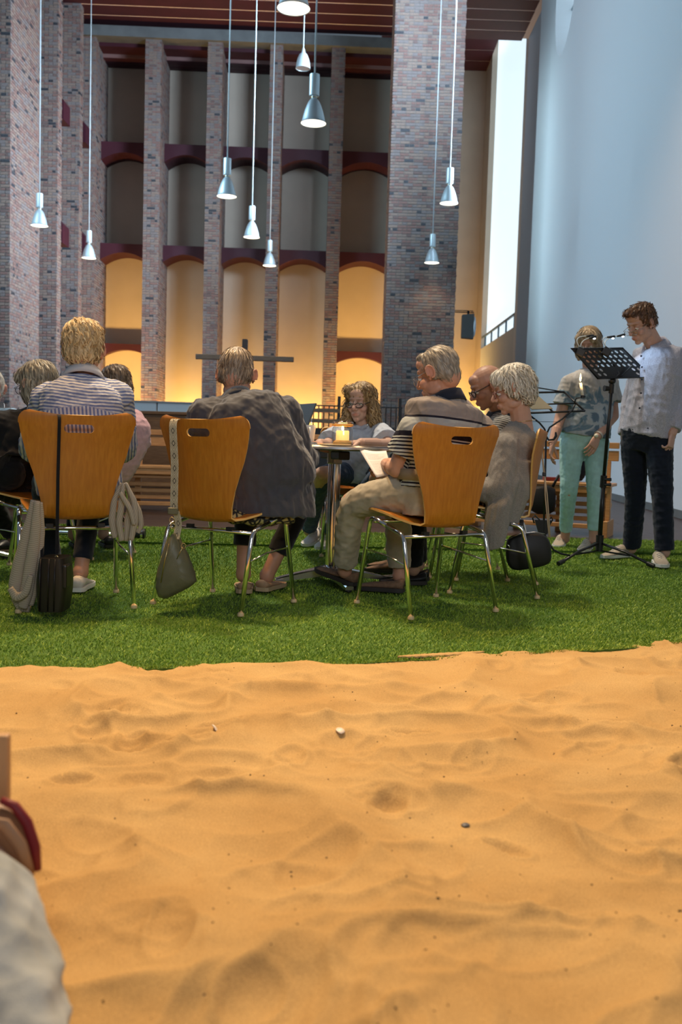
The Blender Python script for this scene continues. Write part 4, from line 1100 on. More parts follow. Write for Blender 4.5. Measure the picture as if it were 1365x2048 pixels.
# B  grey jacket, back to the camera
s = Fig('person with short greying hair in a dark grey jacket, seen from behind at the middle', (-.38, 4.42, .012), (.50, .25, .16), w=1.04, seed=5)
s.joints(pelvis=J(545, 962, 4.42), chest=J(506, 868, 4.40), neck=J(474, 797, 4.45), head=J(473, 752, 4.51), shL=J(408, 832, 4.38), shR=J(570, 824, 4.48), elL=J(395, 935, 4.60), elR=J(604, 928, 4.60), wrL=J(500, 902, 4.92), wrR=J(622, 898, 4.84),
         hpL=J(505, 966, 4.40), hpR=J(585, 966, 4.46), knL=J(494, 990, 4.74), knR=J(612, 988, 4.86), anL=J(487, 1148, 4.70), anR=J(534, 1152, 4.78))
s.setup_head((.05, .95, -.30)); s.body()
def hem(mb):
    rings = []
    for t, hw, hd, c in ((0, .20, .16, J(540, 965, 4.42)), (.5, .205, .175, J(546, 1000, 4.42)), (1, .205, .18, J(548, 1030, 4.41))):
        ax = V(.87, .3, -.02).normalized(); fw = V(-.3, .87, 0).normalized()
        rings.append([c + ax * hw * math.cos(q) + fw * hd * math.sin(q) for q in [2 * math.pi * j / 22 for j in range(22)]])
    mb.loft(rings)
s.shirt(M_GREYJ, 1.92, .022, -.10, .022, .01, 'jacket', .0095, 13, 0, .0075, .012, None, None, .985, (1.2, 1.2, .55), hem); s.collar(M_GREYJ, .066, .030, .004)
s.hair(CROP + [((0, -.015, .06), (.076, .085, .074))], (.13, .09, .06), (.40, .31, .22), (0, 0, 0), 1000, .042, (.012, -.055, .13), .0015, 150, .003, .0042, .0017)
s.trousers(M_BLACKC, (.64, .72), r_hem=.058, amp=.003)
for h, t in (((-.464, 4.62, .012), (-.49, 4.88, .012)), ((-.39, 4.70, .012), (-.30, 4.94, .012))): s.shoe(h, t, mat('tan_slipper', (.36, .22, .13), .7), M_TSOLE, .255, .06, low=True)

# C  polo shirt
s = Fig('man with grey hair and glasses in a striped grey polo shirt reading a sheet', (.42, 4.45, .012), (.52, .27, .18), w=1.06, d=1.0, seed=8)
s.joints(pelvis=chair_pt(2, .04, -.02, .54), chest=chair_pt(2, .06, -.015, .84), neck=J(893, 800, 4.42), head=J(876, 748, 4.41), shL=J(828, 862, 4.32), shR=J(957, 858, 4.54), elL=J(795, 938, 4.36), elR=J(935, 940, 4.72), wrL=J(773, 928, 4.60), wrR=J(800, 930, 4.82),
         hpL=J(842, 984, 4.36), hpR=J(900, 984, 4.50), knL=J(702, 1004, 4.60), knR=J(795, 1002, 4.88), anL=J(690, 1140, 4.80), anR=J(800, 1150, 4.88))
s.setup_head((-.74, .50, -.30)); s.hdL = ((-.5, .8, -.1), (.7, .4, -.5), .5); s.body()
def polo_attr(me, v):
    sp = (s.neck - s.pelvis).normalized(); dn = (np.array(s.neck) - v) @ np.array(sp)
    L = np.zeros(len(v)); best = np.full(len(v), 9.0)
    for q in 'LR':
        a, b = np.array(getattr(s, 'sh' + q)), np.array(getattr(s, 'el' + q)); t = np.clip(((v - a) @ (b - a)) / ((b - a) @ (b - a)), 0, 1); d = np.linalg.norm(v - (a + t[:, None] * (b - a)), axis=1)
        best_ = d < .075; arm = best_ & (t > .18); L = np.where(arm, .062 + t * np.linalg.norm(b - a) * .98, L); best = np.where(arm, 0, best)
    fattr(me, 'dn', np.where(best == 0, L, dn))
def polo_mat():
    m, nt, b = nmat('polo_cotton'); b.inputs['Roughness'].default_value = .85; b.inputs['Specular IOR Level'].default_value = .15
    at = N(nt, 'ShaderNodeAttribute', attribute_name='dn'); mr = N(nt, 'ShaderNodeMapRange'); mr.inputs['From Max'].default_value = .5; nt.links.new(at.outputs['Fac'], mr.inputs['Value'])
    cr = N(nt, 'ShaderNodeValToRGB'); cr.color_ramp.interpolation = 'CONSTANT'; el = cr.color_ramp.elements
    G, LG, D, Wt = (.27, .235, .215, 1), (.34, .355, .34, 1), (.018, .017, .028, 1), (.50, .52, .48, 1)
    bands = [(0, G), (.088, D), (.098, LG), (.165, D), (.188, Wt)]
    z = .194
    while z < .46: bands += [(z, D), (z + .0075, Wt)]; z += .0165
    el[0].position = 0; el[0].color = G; el[1].position = bands[1][0] / .5; el[1].color = D
    for z, c in bands[2:32]: e = el.new(z / .5); e.color = c
    nt.links.new(mr.outputs['Result'], cr.inputs['Fac']); nt.links.new(cr.outputs['Color'], b.inputs['Base Color']); return m
s.shirt(polo_mat(), .62, .016, .02, .010, .02, 'polo_shirt', .005, 14, 0, .0048, .012, None, polo_attr); s.collar(M_COLLARN, .068, .044, .010, dz=.022)
s.hair(CROP, (.17, .145, .115), (.43, .375, .30), (0, -.02, 0), 900, .034, (0, .02, .14), .0008, 150, .0016, .0042, .0014)
s.glasses(M_FRAME_M, .026, .021, .0015, .006, .006); s.eyes(); s.trousers(M_KHAKI, (.90, .90), .016, .006, .064, .0055, 10, r_knee=.070, r_hip=.098, top=.22)
s.shoe((.085, 4.79, .040), (-.10, 4.96, .085), M_BSHOE, M_DSOLE, .28, .072, low=True); s.shoe((.33, 4.81, .012), (.17, 4.86, .012), M_BSHOE, M_DSOLE, .28, .072, low=True)
bl = MB(); bl.loft([s.ring(t, .168 * s.w + .026 + .004, (.118) * s.d + .026) for t in (.06, .13)]); s.attach('belt', bl.mesh('belt', True), mat('tan_belt', (.33, .25, .16), .6))

# D  white haired woman
s = Fig('white haired woman in a taupe knitted cardigan looking down, in profile', (.77, 5.02, .012), (.52, .30, .21), w=.96, d=.95, seed=11)
s.joints(pelvis=(.77, 5.02, .55), chest=J(1014, 935, 5.03), neck=J(1044, 850, 5.04), head=J(1026, 780, 5.02), shL=J(1012, 895, 4.87), shR=J(1024, 890, 5.20), elL=J(1003, 985, 4.80), elR=J(1000, 985, 5.25), wrL=J(930, 975, 4.88), wrR=J(930, 975, 5.12),
         hpL=(.80, 4.93, .56), hpR=(.82, 5.11, .56), knL=(.40, 5.00, .53), knR=(.40, 5.18, .53), anL=(.40, 5.10, .10), anR=(.44, 5.27, .10))
s.setup_head((-.93, .10, -.28)); s.body(); s.eyes()
def cardi(mb):
    rings = []
    for k, (px, py, Y, a, b) in enumerate(((1018, 960, 4.86, .07, .10), (1000, 1010, 4.80, .075, .085), (993, 1060, 4.76, .065, .05), (990, 1098, 4.74, .05, .035))):
        c = J(px, py, Y); rings.append([c + V(a * math.cos(q), b * math.sin(q), .015 * math.cos(q)) for q in [2 * math.pi * j / 16 for j in range(16)]])
    mb.loft(rings)
    rings = []
    for k, (px, py, Y, a, b) in enumerate(((1035, 920, 4.92, .10, .10), (1030, 980, 4.86, .085, .075), (1022, 1030, 4.83, .06, .045), (1018, 1048, 4.82, .055, .035))):
        c = J(px, py, Y); rings.append([c + V(a * math.cos(q), b * math.sin(q), 0) for q in [2 * math.pi * j / 16 for j in range(16)]])
    mb.loft(rings)
s.shirt(M_KNIT, 1.85, .020, -.02, .015, .02, 'cardigan', .006, 17, 0, .0075, .014, None, None, .965, (1.3, 1.3, .45), cardi)
s.hair(CURVE + [((0, -.075, .02), (.080, .055, .075))], (.40, .36, .29), (.80, .75, .64), (0, -.01, 0), 1000, .07, (0, -.035, .145), .003, 150, .005, .0048, .0026)
s.glasses(mat('red_frames', (.16, .035, .02), .35), .024, .019, .002, .002); s.trousers(M_BLACKC, (.95, .95), r_hem=.055)
s.shoe((.50, 5.27, .012), (.24, 5.25, .012), M_BLSHOE, M_DSOLE, .25, .065, low=True); s.shoe((.47, 5.12, .012), (.22, 5.06, .012), M_BLSHOE, M_DSOLE, .25, .065, low=True)
nk = MB(); u = (s.head - s.neck).normalized(); nk.tube([s.neck + Vector((.07 * math.cos(q), .06 * math.sin(q), .018 - .012 * math.cos(q + 3.1))) for q in [2 * math.pi * j / 24 for j in range(25)]], .0018, 5); s.attach('necklace', nk.mesh('necklace', True), mat('gold_chain', (.7, .5, .25), .3, 1.0))

# E  bald man
s = Fig('bald man with black glasses and a checked shirt, half hidden behind the white haired woman', (.80, 5.58, .012), (.46, .235, .15), seed=14)
s.joints(pelvis=(.82, 5.58, .57), chest=(.90, 5.58, .80), neck=J(1003, 828, 5.57), head=J(975, 774, 5.53), shL=(.90, 5.40, .875), shR=(.92, 5.76, .875), elL=(.76, 5.33, .70), elR=(.78, 5.80, .74), wrL=(.52, 5.40, .72), wrR=(.54, 5.72, .72),
         hpL=(.82, 5.49, .56), hpR=(.83, 5.67, .56), knL=(.38, 5.50, .53), knR=(.40, 5.68, .53), anL=(.34, 5.53, .11), anR=(.36, 5.70, .11))
s.setup_head((-.86, -.12, -.42)); s.body(); s.eyes()
def chk(me, v): fattr(me, 'st', v @ np.array((.3, .2, 1.0)) * 1.0)
s.shirt(striped('checked_cotton', 'st', (.52, .50, .46), (.12, .12, .12), .014, .35), 1.8, .016, -.05, .012, .02, 'shirt', .003, 20, 0, .006, .01, None, chk); s.collar(M_COLLARN, .066, .05, .02)
s.hair([((0, -.070, .005), (.066, .040, .045)), ((-.066, -.040, .006), (.015, .045, .030)), ((.066, -.040, .006), (.015, .045, .030))], (.16, .13, .11), (.34, .30, .27), (0, -.1, 0), 260, .03, (0, 0, .16), .001, 150, .0015, .0042, .0016)
s.glasses(M_FRAME_B, .025, .020, .003, .002, .002); s.trousers(M_JEANS, (.93, .93), r_hem=.058)
s.shoe((.43, 5.52, .012), (.16, 5.56, .012), M_BSHOE, M_DSOLE, .28, .085, laces=M_TSOLE); s.shoe((.45, 5.70, .012), (.2, 5.72, .012), M_BSHOE, M_DSOLE, .28, .085)

# F  woman across the table
s = Fig('woman with wavy blond hair and dark glasses in a light blue top across the table', (.13, 6.28, .012), (.60, .36, .26), w=.94, seed=17)
s.joints(pelvis=(.14, 6.30, .57), chest=J(727, 893, 6.24), neck=J(729, 852, 6.22), head=J(722, 806, 6.18), shL=J(762, 866, 6.14), shR=J(684, 866, 6.28), elL=J(778, 890, 5.90), elR=J(652, 892, 5.98), wrL=J(722, 886, 5.56), wrR=J(640, 887, 5.62),
         hpL=(.23, 6.28, .56), hpR=(.05, 6.30, .56), knL=J(762, 948, 5.88), knR=J(645, 948, 5.86), anL=J(652, 1064, 6.50), anR=J(618, 1060, 6.58))
s.setup_head((-.42, -.90, -.12)); s.hdL = ((-1, -.25, -.05), (0, 0, -1), .15); s.hdR = ((-.4, -1, -.05), (0, 0, -1), .15); s.body(); s.eyes()
s.shirt(M_LBLUE, .80, .016, -.06, .012, 0, 'top', .007, 15, 0, .0065, .016, None, None, .93)
HL = [((0, -.020, .044), (.092, .104, .094)), ((0, -.065, -.05), (.085, .055, .10)), ((-.085, -.005, -.06), (.034, .055, .095)), ((.085, -.005, -.06), (.034, .055, .095)), ((-.096, .000, -.115), (.036, .045, .045)), ((.098, .000, -.115), (.036, .045, .045)), ((.055, .030, .080), (.045, .045, .040)), ((-.060, .025, .075), (.034, .045, .040))]
s.hair(HL, (.16, .09, .038), (.50, .33, .15), (.02, -.02, 0), 900, .10, (.015, -.01, .14), .004, 150, .006, .0048, .003, .8)
s.glasses(M_FRAME_B, .0265, .0165, .0026, .004, .004); s.trousers(M_JEANS, (.95, .95), r_hem=.055)
for h, t in ((J(640, 1062, 6.62), J(612, 1078, 6.40)), (J(664, 1072, 6.52), J(640, 1084, 6.30))): s.shoe(h + V(0, 0, -.05), t + V(0, 0, -.05), M_WSHOE, M_WSOLE, .25, .075, laces=M_WSOLE)
pd = MB(); pd.ell(J(735, 850, 6.07), (.007, .006, .008)); s.attach('pendant', pd.mesh('pendant', True), mat('silver', (.8, .8, .8), .2, 1.0))

# G  standing woman
s = Fig('standing woman with a light brown bob and mint trousers behind the music stands', (1.77, 7.15, .012), (.54, .30, .21), w=.98, seed=20)
s.joints(pelvis=J(1168, 872, 7.12), chest=J(1180, 795, 7.10), neck=J(1181, 738, 7.12), head=J(1178, 690, 7.07), shR=J(1140, 768, 7.06), shL=J(1220, 768, 7.14), elR=J(1120, 838, 7.06), elL=J(1228, 832, 7.10), wrR=J(1106, 884, 6.98), wrL=J(1196, 872, 6.96),
         hpR=J(1145, 888, 7.10), hpL=J(1194, 888, 7.12), knR=J(1138, 985, 7.08), knL=J(1192, 985, 7.04), anR=J(1131, 1076, 7.30), anL=J(1188, 1080, 7.06))
s.setup_head((-.42, -.86, -.30)); s.hdR = ((-.12, -.1, -1), (.9, -.3, 0), .35); s.hdL = ((-.45, -.3, -.85), (-.5, .6, -.2), .3); s.body(); s.eyes()
def tee_mat():
    m, nt, b = nmat('brush_print_cotton'); b.inputs['Roughness'].default_value = .85; tc = N(nt, 'ShaderNodeTexCoord'); mp = N(nt, 'ShaderNodeMapping'); mp.inputs['Scale'].default_value = (3, 3, 4.5); mp.inputs['Rotation'].default_value = (.3, .5, 0)
    nt.links.new(tc.outputs['Object'], mp.inputs['Vector']); nz = N(nt, 'ShaderNodeTexNoise', Scale=1.5, Detail=3.0, Distortion=1.2); nt.links.new(mp.outputs['Vector'], nz.inputs['Vector'])
    sx = N(nt, 'ShaderNodeSeparateXYZ'); nt.links.new(tc.outputs['Object'], sx.inputs[0]); mr = N(nt, 'ShaderNodeMapRange'); mr.inputs['From Min'].default_value = 1.02; mr.inputs['From Max'].default_value = 1.32; mr.inputs['To Min'].default_value = .30; mr.inputs['To Max'].default_value = -.14
    nt.links.new(sx.outputs['Z'], mr.inputs['Value']); ad = N(nt, 'ShaderNodeMath', operation='ADD'); nt.links.new(nz.outputs['Fac'], ad.inputs[0]); nt.links.new(mr.outputs['Result'], ad.inputs[1])
    cr = N(nt, 'ShaderNodeValToRGB'); e = cr.color_ramp.elements; e[0].position = .56; e[0].color = (.47, .45, .43, 1); e[1].position = .60; e[1].color = (.17, .25, .31, 1)
    for p_, c_ in ((.66, (.13, .20, .26, 1)), (.70, (.42, .43, .44, 1)), (.80, (.36, .40, .43, 1)), (.84, (.10, .15, .20, 1))): n_ = e.new(p_); n_.color = c_
    nt.links.new(ad.outputs[0], cr.inputs['Fac']); nt.links.new(cr.outputs['Color'], b.inputs['Base Color']); return m
s.shirt(tee_mat(), .60, .016, .02, .018, .012, 'tee_shirt', .006, 15, 0, .0065, .014, None, None, .955)
s.hair(BOB + [((0, -.07, -.06), (.082, .05, .075))], (.23, .155, .085), (.52, .40, .26), (0, 0, 0), 700, .10, (0, .0, .14), .002, 150, .004, .0048, .0028)
s.glasses(M_FRAME_M); s.trousers(M_MINT, (.80, .82), .010, .0, .050, .004, 16, r_knee=.066, r_hip=.100)
s.shoe((1.73, 7.40, .012), (1.65, 7.16, .012), M_BEIGESH, M_WSOLE, .25, .085, laces=M_WSHOE); s.shoe((1.875, 7.14, .012), (1.78, 6.92, .012), M_BEIGESH, M_WSOLE, .25, .085, laces=M_WSHOE)
w_ = MB(); a, b = s.elL.lerp(s.wrL, .93), s.elL.lerp(s.wrL, .99); w_.tube([a, b], .036, 16); d = (b - a).normalized(); w_.caps(b + V(-.02, -.030, .0), b + V(-.022, -.036, .0), .016, .016, 14, 1); s.attach('wristwatch', w_.mesh('watch', 40), [mat('watch_strap', (.45, .40, .34), .4), mat('watch_face', (.75, .70, .55), .25)])

# H  standing man
s = Fig('standing man with brown hair, lavender grey shirt and dark jeans, reading', (2.05, 6.48, .012), (.56, .33, .25), w=.99, seed=23)
s.brow = (.40, .30, .25)
s.joints(pelvis=J(1296, 868, 6.50), chest=J(1312, 768, 6.46), neck=J(1312, 694, 6.47), head=J(1283, 648, 6.40), shL=J(1350, 712, 6.38), shR=J(1284, 714, 6.62), elL=J(1366, 795, 6.46), elR=J(1264, 805, 6.66), wrL=J(1346, 866, 6.34), wrR=J(1250, 876, 6.60),
         hpL=J(1318, 884, 6.43), hpR=J(1270, 884, 6.56), knL=J(1326, 1000, 6.38), knR=J(1272, 1000, 6.60), anL=J(1330, 1104, 6.36), anR=J(1264, 1096, 6.72))
s.setup_head((-.78, -.40, -.46), (-.12, -.1, 1)); s.hdL = ((-.12, -.1, -1), (-.6, .5, 0), .75); s.hdR = ((-.05, -.1, -1), (.6, -.3, 0), .5); s.body(); s.eyes()
def sh_tail(mb):
    rings = []
    for px, py, Y, a, b in ((1302, 800, 6.48, .172, .130), (1298, 850, 6.49, .182, .138)):
        c = J(px, py, Y); ax = (s.shR - s.shL).normalized(); fw = ax.cross(V(0, 0, 1)) * -1
        rings.append([c + ax * a * math.cos(q) + fw * b * math.sin(q) + V(0, 0, -.03 * math.cos(2 * q)) for q in [2 * math.pi * j / 22 for j in range(22)]])
    mb.loft(rings)
M_LAV = mat('speckled_lavender_cotton', (.40, .40, .47), .8, var=.22, vscale=170, spec=.15)
s.shirt(M_LAV, 1.93, .015, 0, .006, .010, 'shirt', .008, 12, 0, .0065, .014, None, None, .965, (1.1, 1.1, .7), sh_tail); s.collar(M_LAV, .070, .055, .018, gap=.35)
bt = MB()
for k in range(5):
    t = .84 - k * .15; r_ = s.ring(t, .17 * s.w + .034, .128 + .026); bt.ell(r_[5].lerp(r_[6], .5), (.007, .007, .007), None, 8, 5)
s.attach('buttons', bt.mesh('buttons', True), M_COLLARN)
MENS = [((0, -.024, .044), (.084, .100, .092)), ((0, -.060, -.004), (.070, .050, .062)), ((-.066, -.026, .020), (.018, .046, .045)), ((.066, -.026, .020), (.018, .046, .045)), ((0, .050, .100), (.056, .044, .030)), ((.0, .076, .104), (.042, .026, .020))]
s.hair(MENS, (.055, .026, .014), (.20, .10, .05), (0, .10, .06), 800, .04, (0, -.09, .11), .003, 150, .006, .0045, .0024)
s.glasses(M_FRAME_M, .024, .017, .0016, .016, .010); s.trousers(M_INDIGO, (.97, .97), .012, .002, .066, .005, 12, r_knee=.070, r_hip=.098)
s.shoe((2.16, 6.42, .012), (2.11, 6.15, .012), M_BEIGESH, M_WSOLE, .28, .085, laces=M_WSHOE); s.shoe((2.06, 6.75, .012), (1.83, 6.58, .012), M_BEIGESH, M_WSOLE, .28, .085, laces=M_WSHOE)

# I  dark cardigan at the left
s = Fig('woman with a grey bob and dark cardigan, turned away left of the striped shirt', (-1.74, 5.10, .012), (.50, .29, .21), seed=26)
s.joints(pelvis=(-1.74, 5.10, .55), chest=J(40, 905, 5.13), neck=J(86, 828, 5.15), head=J(74, 772, 5.14), shL=(-1.86, 4.97, .80), shR=(-1.70, 5.29, .80), elL=(-1.98, 4.93, .66), elR=(-1.86, 5.42, .76), wrL=(-2.15, 5.12, .78), wrR=(-2.08, 5.42, .79),
         hpL=(-1.76, 5.01, .55), hpR=(-1.70, 5.18, .55), knL=(-2.15, 5.25, .53), knR=(-2.10, 5.42, .53), anL=(-2.16, 5.72, .12), anR=(-2.02, 5.84, .12))
s.setup_head((-.86, .42, -.22)); s.body(); s.eyes()
s.shirt(M_BLACKC, 1.9, .022, -.16, .03, .01, 'cardigan', .005, 18, .05, .008, .012); s.collar(M_LBLUE, .066, .04, .012)
s.hair(BOB, (.15, .12, .085), (.48, .42, .32), (0, 0, 0), 700, .09, (0, 0, .14), .002, 150, .004, .0048, .0026)
s.glasses(M_FRAME_B, .024, .019, .0018, .002, .006); s.trousers(M_BLACKC, (.93, .93), r_hem=.055)
s.shoe((-2.06, 5.93, .012), (-2.20, 5.70, .03), M_BLSHOE, M_TSOLE, .25, .08); s.shoe((-2.1, 5.70, .012), (-2.32, 5.55, .012), M_BLSHOE, M_TSOLE, .25, .08)

# J  pink top
s = Fig('person with short brown hair in a pink top, right behind the striped shirt', (-1.50, 5.97, .012), (.50, .29, .21), seed=29)
s.joints(pelvis=(-1.52, 5.97, .57), chest=J(238, 885, 5.98), neck=J(240, 820, 5.98), head=J(230, 774, 5.95), shL=J(196, 846, 5.85), shR=J(268, 842, 6.10), elL=J(190, 905, 6.0), elR=J(278, 905, 6.25), wrL=J(170, 890, 6.2), wrR=J(205, 890, 6.4),
         hpL=(-1.60, 5.93, .56), hpR=(-1.44, 6.02, .56), knL=(-1.75, 6.32, .53), knR=(-1.58, 6.40, .53), anL=(-1.78, 6.30, .1), anR=(-1.6, 6.38, .1))
s.setup_head((-.72, .64, -.25)); s.body(hands=()); s.eyes()
s.shirt(M_PINK, .75, .018, -.06, .014, 0, 'top', .005, 20, 0, .008, .016)
s.hair(SHORT + [((0, -.02, .05), (.088, .100, .088)), ((0, -.066, -.02), (.078, .052, .07))], (.085, .05, .03), (.30, .20, .125), (0, 0, 0), 600, .07, (0, 0, .14), .002, 150, .004, .0048, .0024)
s.trousers(M_NAVY, (.93, .93)); s.shoe((-1.72, 6.24, .012), (-1.82, 6.48, .012), M_BLSHOE, M_DSOLE, .25); s.shoe((-1.54, 6.32, .012), (-1.64, 6.56, .012), M_BLSHOE, M_DSOLE, .25)

# K  man at the far left edge
s = Fig('white haired man in a sky blue shirt, cut off by the left edge', (-2.38, 6.40, .012), (.55, .30, .23), seed=32)
s.joints(pelvis=(-2.38, 6.42, .57), chest=J(-28, 880, 6.35), neck=J(-26, 822, 6.32), head=J(-18, 778, 6.27), shL=J(24, 838, 6.25), shR=J(-80, 838, 6.40), elL=J(34, 890, 6.05), elR=J(-95, 890, 6.15), wrL=J(-10, 878, 5.85), wrR=J(-50, 878, 5.88),
         hpL=(-2.29, 6.40, .56), hpR=(-2.47, 6.42, .56), knL=(-2.22, 6.02, .53), knR=(-2.46, 6.02, .53), anL=(-2.24, 6.05, .1), anR=(-2.44, 6.05, .1))
s.setup_head((.30, -.92, -.14)); s.body(hands=()); s.eyes()
s.shirt(M_SKYB, 1.9, .016, -.06, .014, .02, 'shirt', .004, 20, 0, .008, .014); s.collar(M_SKYB, .068, .045, .014)
s.hair(SHORT, (.50, .47, .42), (.80, .77, .72), (0, 0, 0), 300, .05, (0, 0, .14), .002, 150, .003, .0048, .0024)
s.trousers(M_NAVY, (.93, .93)); s.shoe((-2.24, 6.10, .012), (-2.22, 5.84, .012), M_BLSHOE, M_DSOLE, .26); s.shoe((-2.44, 6.10, .012), (-2.46, 5.84, .012), M_BLSHOE, M_DSOLE, .26)
c9 = copy_tree(chair0); c9.location = (-2.38, 6.46, .012); c9.rotation_euler = (0, 0, math.radians(178)); tag(c9, 'plywood stacking chair out at the left edge, under the man in sky blue', 'chair', 'plywood chairs around the tables')

# L  person sitting in the sand, only a bent leg reaches the picture
s = Fig('person at the left edge of the sand, one leg in pale washed denim in view', (-.85, .80, 0), (.55, .33, .25), seed=35)
s.joints(pelvis=(-.93, .72, .14), chest=(-.97, .62, .46), neck=(-.93, .68, .66), head=(-.90, .74, .80), shL=(-1.12, .62, .60), shR=(-.80, .56, .60), elL=(-1.16, .82, .42), elR=(-.74, .76, .40), wrL=(-1.0, 1.0, .34), wrR=(-.66, .98, .30),
         hpL=(-1.0, .78, .13), hpR=(-.85, .70, .13), knL=(-1.12, 1.18, .17), knR=J(-50, 1752, 1.24), anL=(-.85, 1.0, .06), anR=J(60, 2230, .98))
s.setup_head((.5, .85, -.2)); s.body(hands=())
s.shirt(M_LBLUE, 1.9, .018, -.06, .014, 0, 'shirt', .004, 20, 0, .008)
s.hair(SHORT, (.1, .06, .04), (.3, .2, .12), strands=200)
s.trousers(M_DENIMW, (.96, .96), .014, .010, .062, .010, 8, .007, 'trousers', .16, None, .080, .10)
s.shoe((-.32, .78, .02), (-.20, .55, .02), M_BSHOE, M_DSOLE, .27, .08); s.shoe((-.80, .98, .02), (-.62, 1.1, .02), M_BSHOE, M_DSOLE, .27, .08)
# ------------------------------------------------------------------ things on and around the tables
def thin_glass():
    m, nt, b = nmat('clear_glass'); nt.nodes.remove(b); out = nt.nodes['Material Output']
    g = N(nt, 'ShaderNodeBsdfGlossy'); g.inputs['Roughness'].default_value = .04; t = N(nt, 'ShaderNodeBsdfTransparent'); t.inputs['Color'].default_value = (.93, .95, .95, 1)
    lw = N(nt, 'ShaderNodeLayerWeight'); lw.inputs['Blend'].default_value = .35; mx = N(nt, 'ShaderNodeMixShader')
    mr = N(nt, 'ShaderNodeMapRange'); mr.inputs['To Min'].default_value = .06; mr.inputs['To Max'].default_value = .55; nt.links.new(lw.outputs['Facing'], mr.inputs['Value']); nt.links.new(mr.outputs['Result'], mx.inputs[0])
    nt.links.new(t.outputs[0], mx.inputs[1]); nt.links.new(g.outputs[0], mx.inputs[2]); nt.links.new(mx.outputs[0], out.inputs['Surface']); return m
M_GLASS = thin_glass()
M_FLAME = mat('flame', (1, .8, .4), .5, emit=(1, .70, .25), estr=22)
M_WAX = mat('glowing_wax', (.85, .66, .32), .5, sub=.3); M_WAX.node_tree.nodes['Principled BSDF'].inputs['Emission Color'].default_value = (1, .62, .16, 1); M_WAX.node_tree.nodes['Principled BSDF'].inputs['Emission Strength'].default_value = .9
M_PAPER = mat('white_paper', (.78, .74, .72), .8); M_INK = mat('grey_ink', (.33, .31, .31), .8)
TZ = .752
def pt_light(loc, e, c, r=.02):
    d = bpy.data.lights.new('flame_light', 'POINT'); d.energy = e; d.color = c; d.shadow_soft_size = r
    o = bpy.data.objects.new('flame_light', d); col.objects.link(o); o.location = loc; return o

p = J(685, 892, 5.0); p.z = TZ
root = empty('candle_jar', p, 0, 'preserving jar with a burning yellow candle on the round table', 'candle')
m = MB(); m.lathe([(.046, .002), (.054, .008), (.056, .02), (.056, .085), (.050, .097), (.046, .102)], n=32, cap=False); m.build('jar', M_GLASS, root, True)
m = MB(); m.lathe([(.047, .100), (.054, .101), (.056, .106), (.054, .110), (.047, .111)], n=32, cap=False); m.build('seal_ring', mat('amber_rubber', (.80, .38, .08), .5), root, True)
m = MB(); m.lathe([(.055, .112), (.057, .117), (.054, .123), (.047, .125)], n=32, cap=False); m.build('lid_rim', M_GLASS, root, True)
m = MB(); m.lathe([(.0495, .003), (.0495, .016), (.040, .026), (.001, .024)], n=28); m.build('sand_filling', M_SAND, root, True)
m = MB(); m.lathe([(.033, .012), (.0345, .018), (.0345, .073), (.031, .077), (.022, .073), (.001, .071)], n=28); cd = m.build('candle', M_WAX, root, 50)
m = MB(); m.lathe([(.0005, .076), (.005, .082), (.0062, .088), (.004, .098), (.0006, .108)], n=12); m.build('flame', M_FLAME, cd, True)
pt_light(p + V(0, -.0, .094), 1.6, (1, .58, .20), .03)
m = MB(); m.lathe([(.0005, 0), (.105, 0), (.107, .003), (.103, .006), (.0005, .004)], n=36); o = m.build('plate', mat('amber_tray', (.50, .33, .13), .35), None, 40, (p.x - .06, p.y - .10, TZ + .001)); tag(o, 'flat amber tray in front of the candle jar', 'tray')

p = J(616, 893, 4.93); p.z = TZ
root = empty('mug', p, 0, 'tapered white mug on the table beside the grey jacket', 'mug')
M_CHINA = mat('white_china', (.70, .68, .66), .3)
m = MB(); m.lathe([(.001, .004), (.026, 0), (.030, .004), (.040, .095), (.041, .100), (.038, .099), (.028, .01), (.001, .008)], n=30, cap=False); m.build('cup', M_CHINA, root, 50)
m = MB(); m.tube([(.006, -.036, .085), (.010, -.058, .085), (.012, -.068, .065), (.010, -.060, .040), (.006, -.034, .030)], .0055, 8); m.build('handle', M_CHINA, root, True)
m = MB(); m.tube([(.0, .03, .02), (.012, .02, .10), (.018, .012, .135)], .002, 6); m.build('spoon_stem', CHROME, root, True)

root = empty('laptop', (-.385, 5.12, TZ), math.radians(-66), 'black open laptop on the round table, half behind the grey jacket', 'laptop')
m = MB(); m.boxb((-.155, -.10, .001), (.155, .11, .016)); o = m.build('keyboard_base', BLACK, root); bevel(o, .004, 2)
m = MB(); m.box((0, .155, .117), (.31, .008, .215), Matrix.Rotation(math.radians(-20), 3, 'X')); o = m.build('screen_lid', BLACK, root); bevel(o, .004, 2)

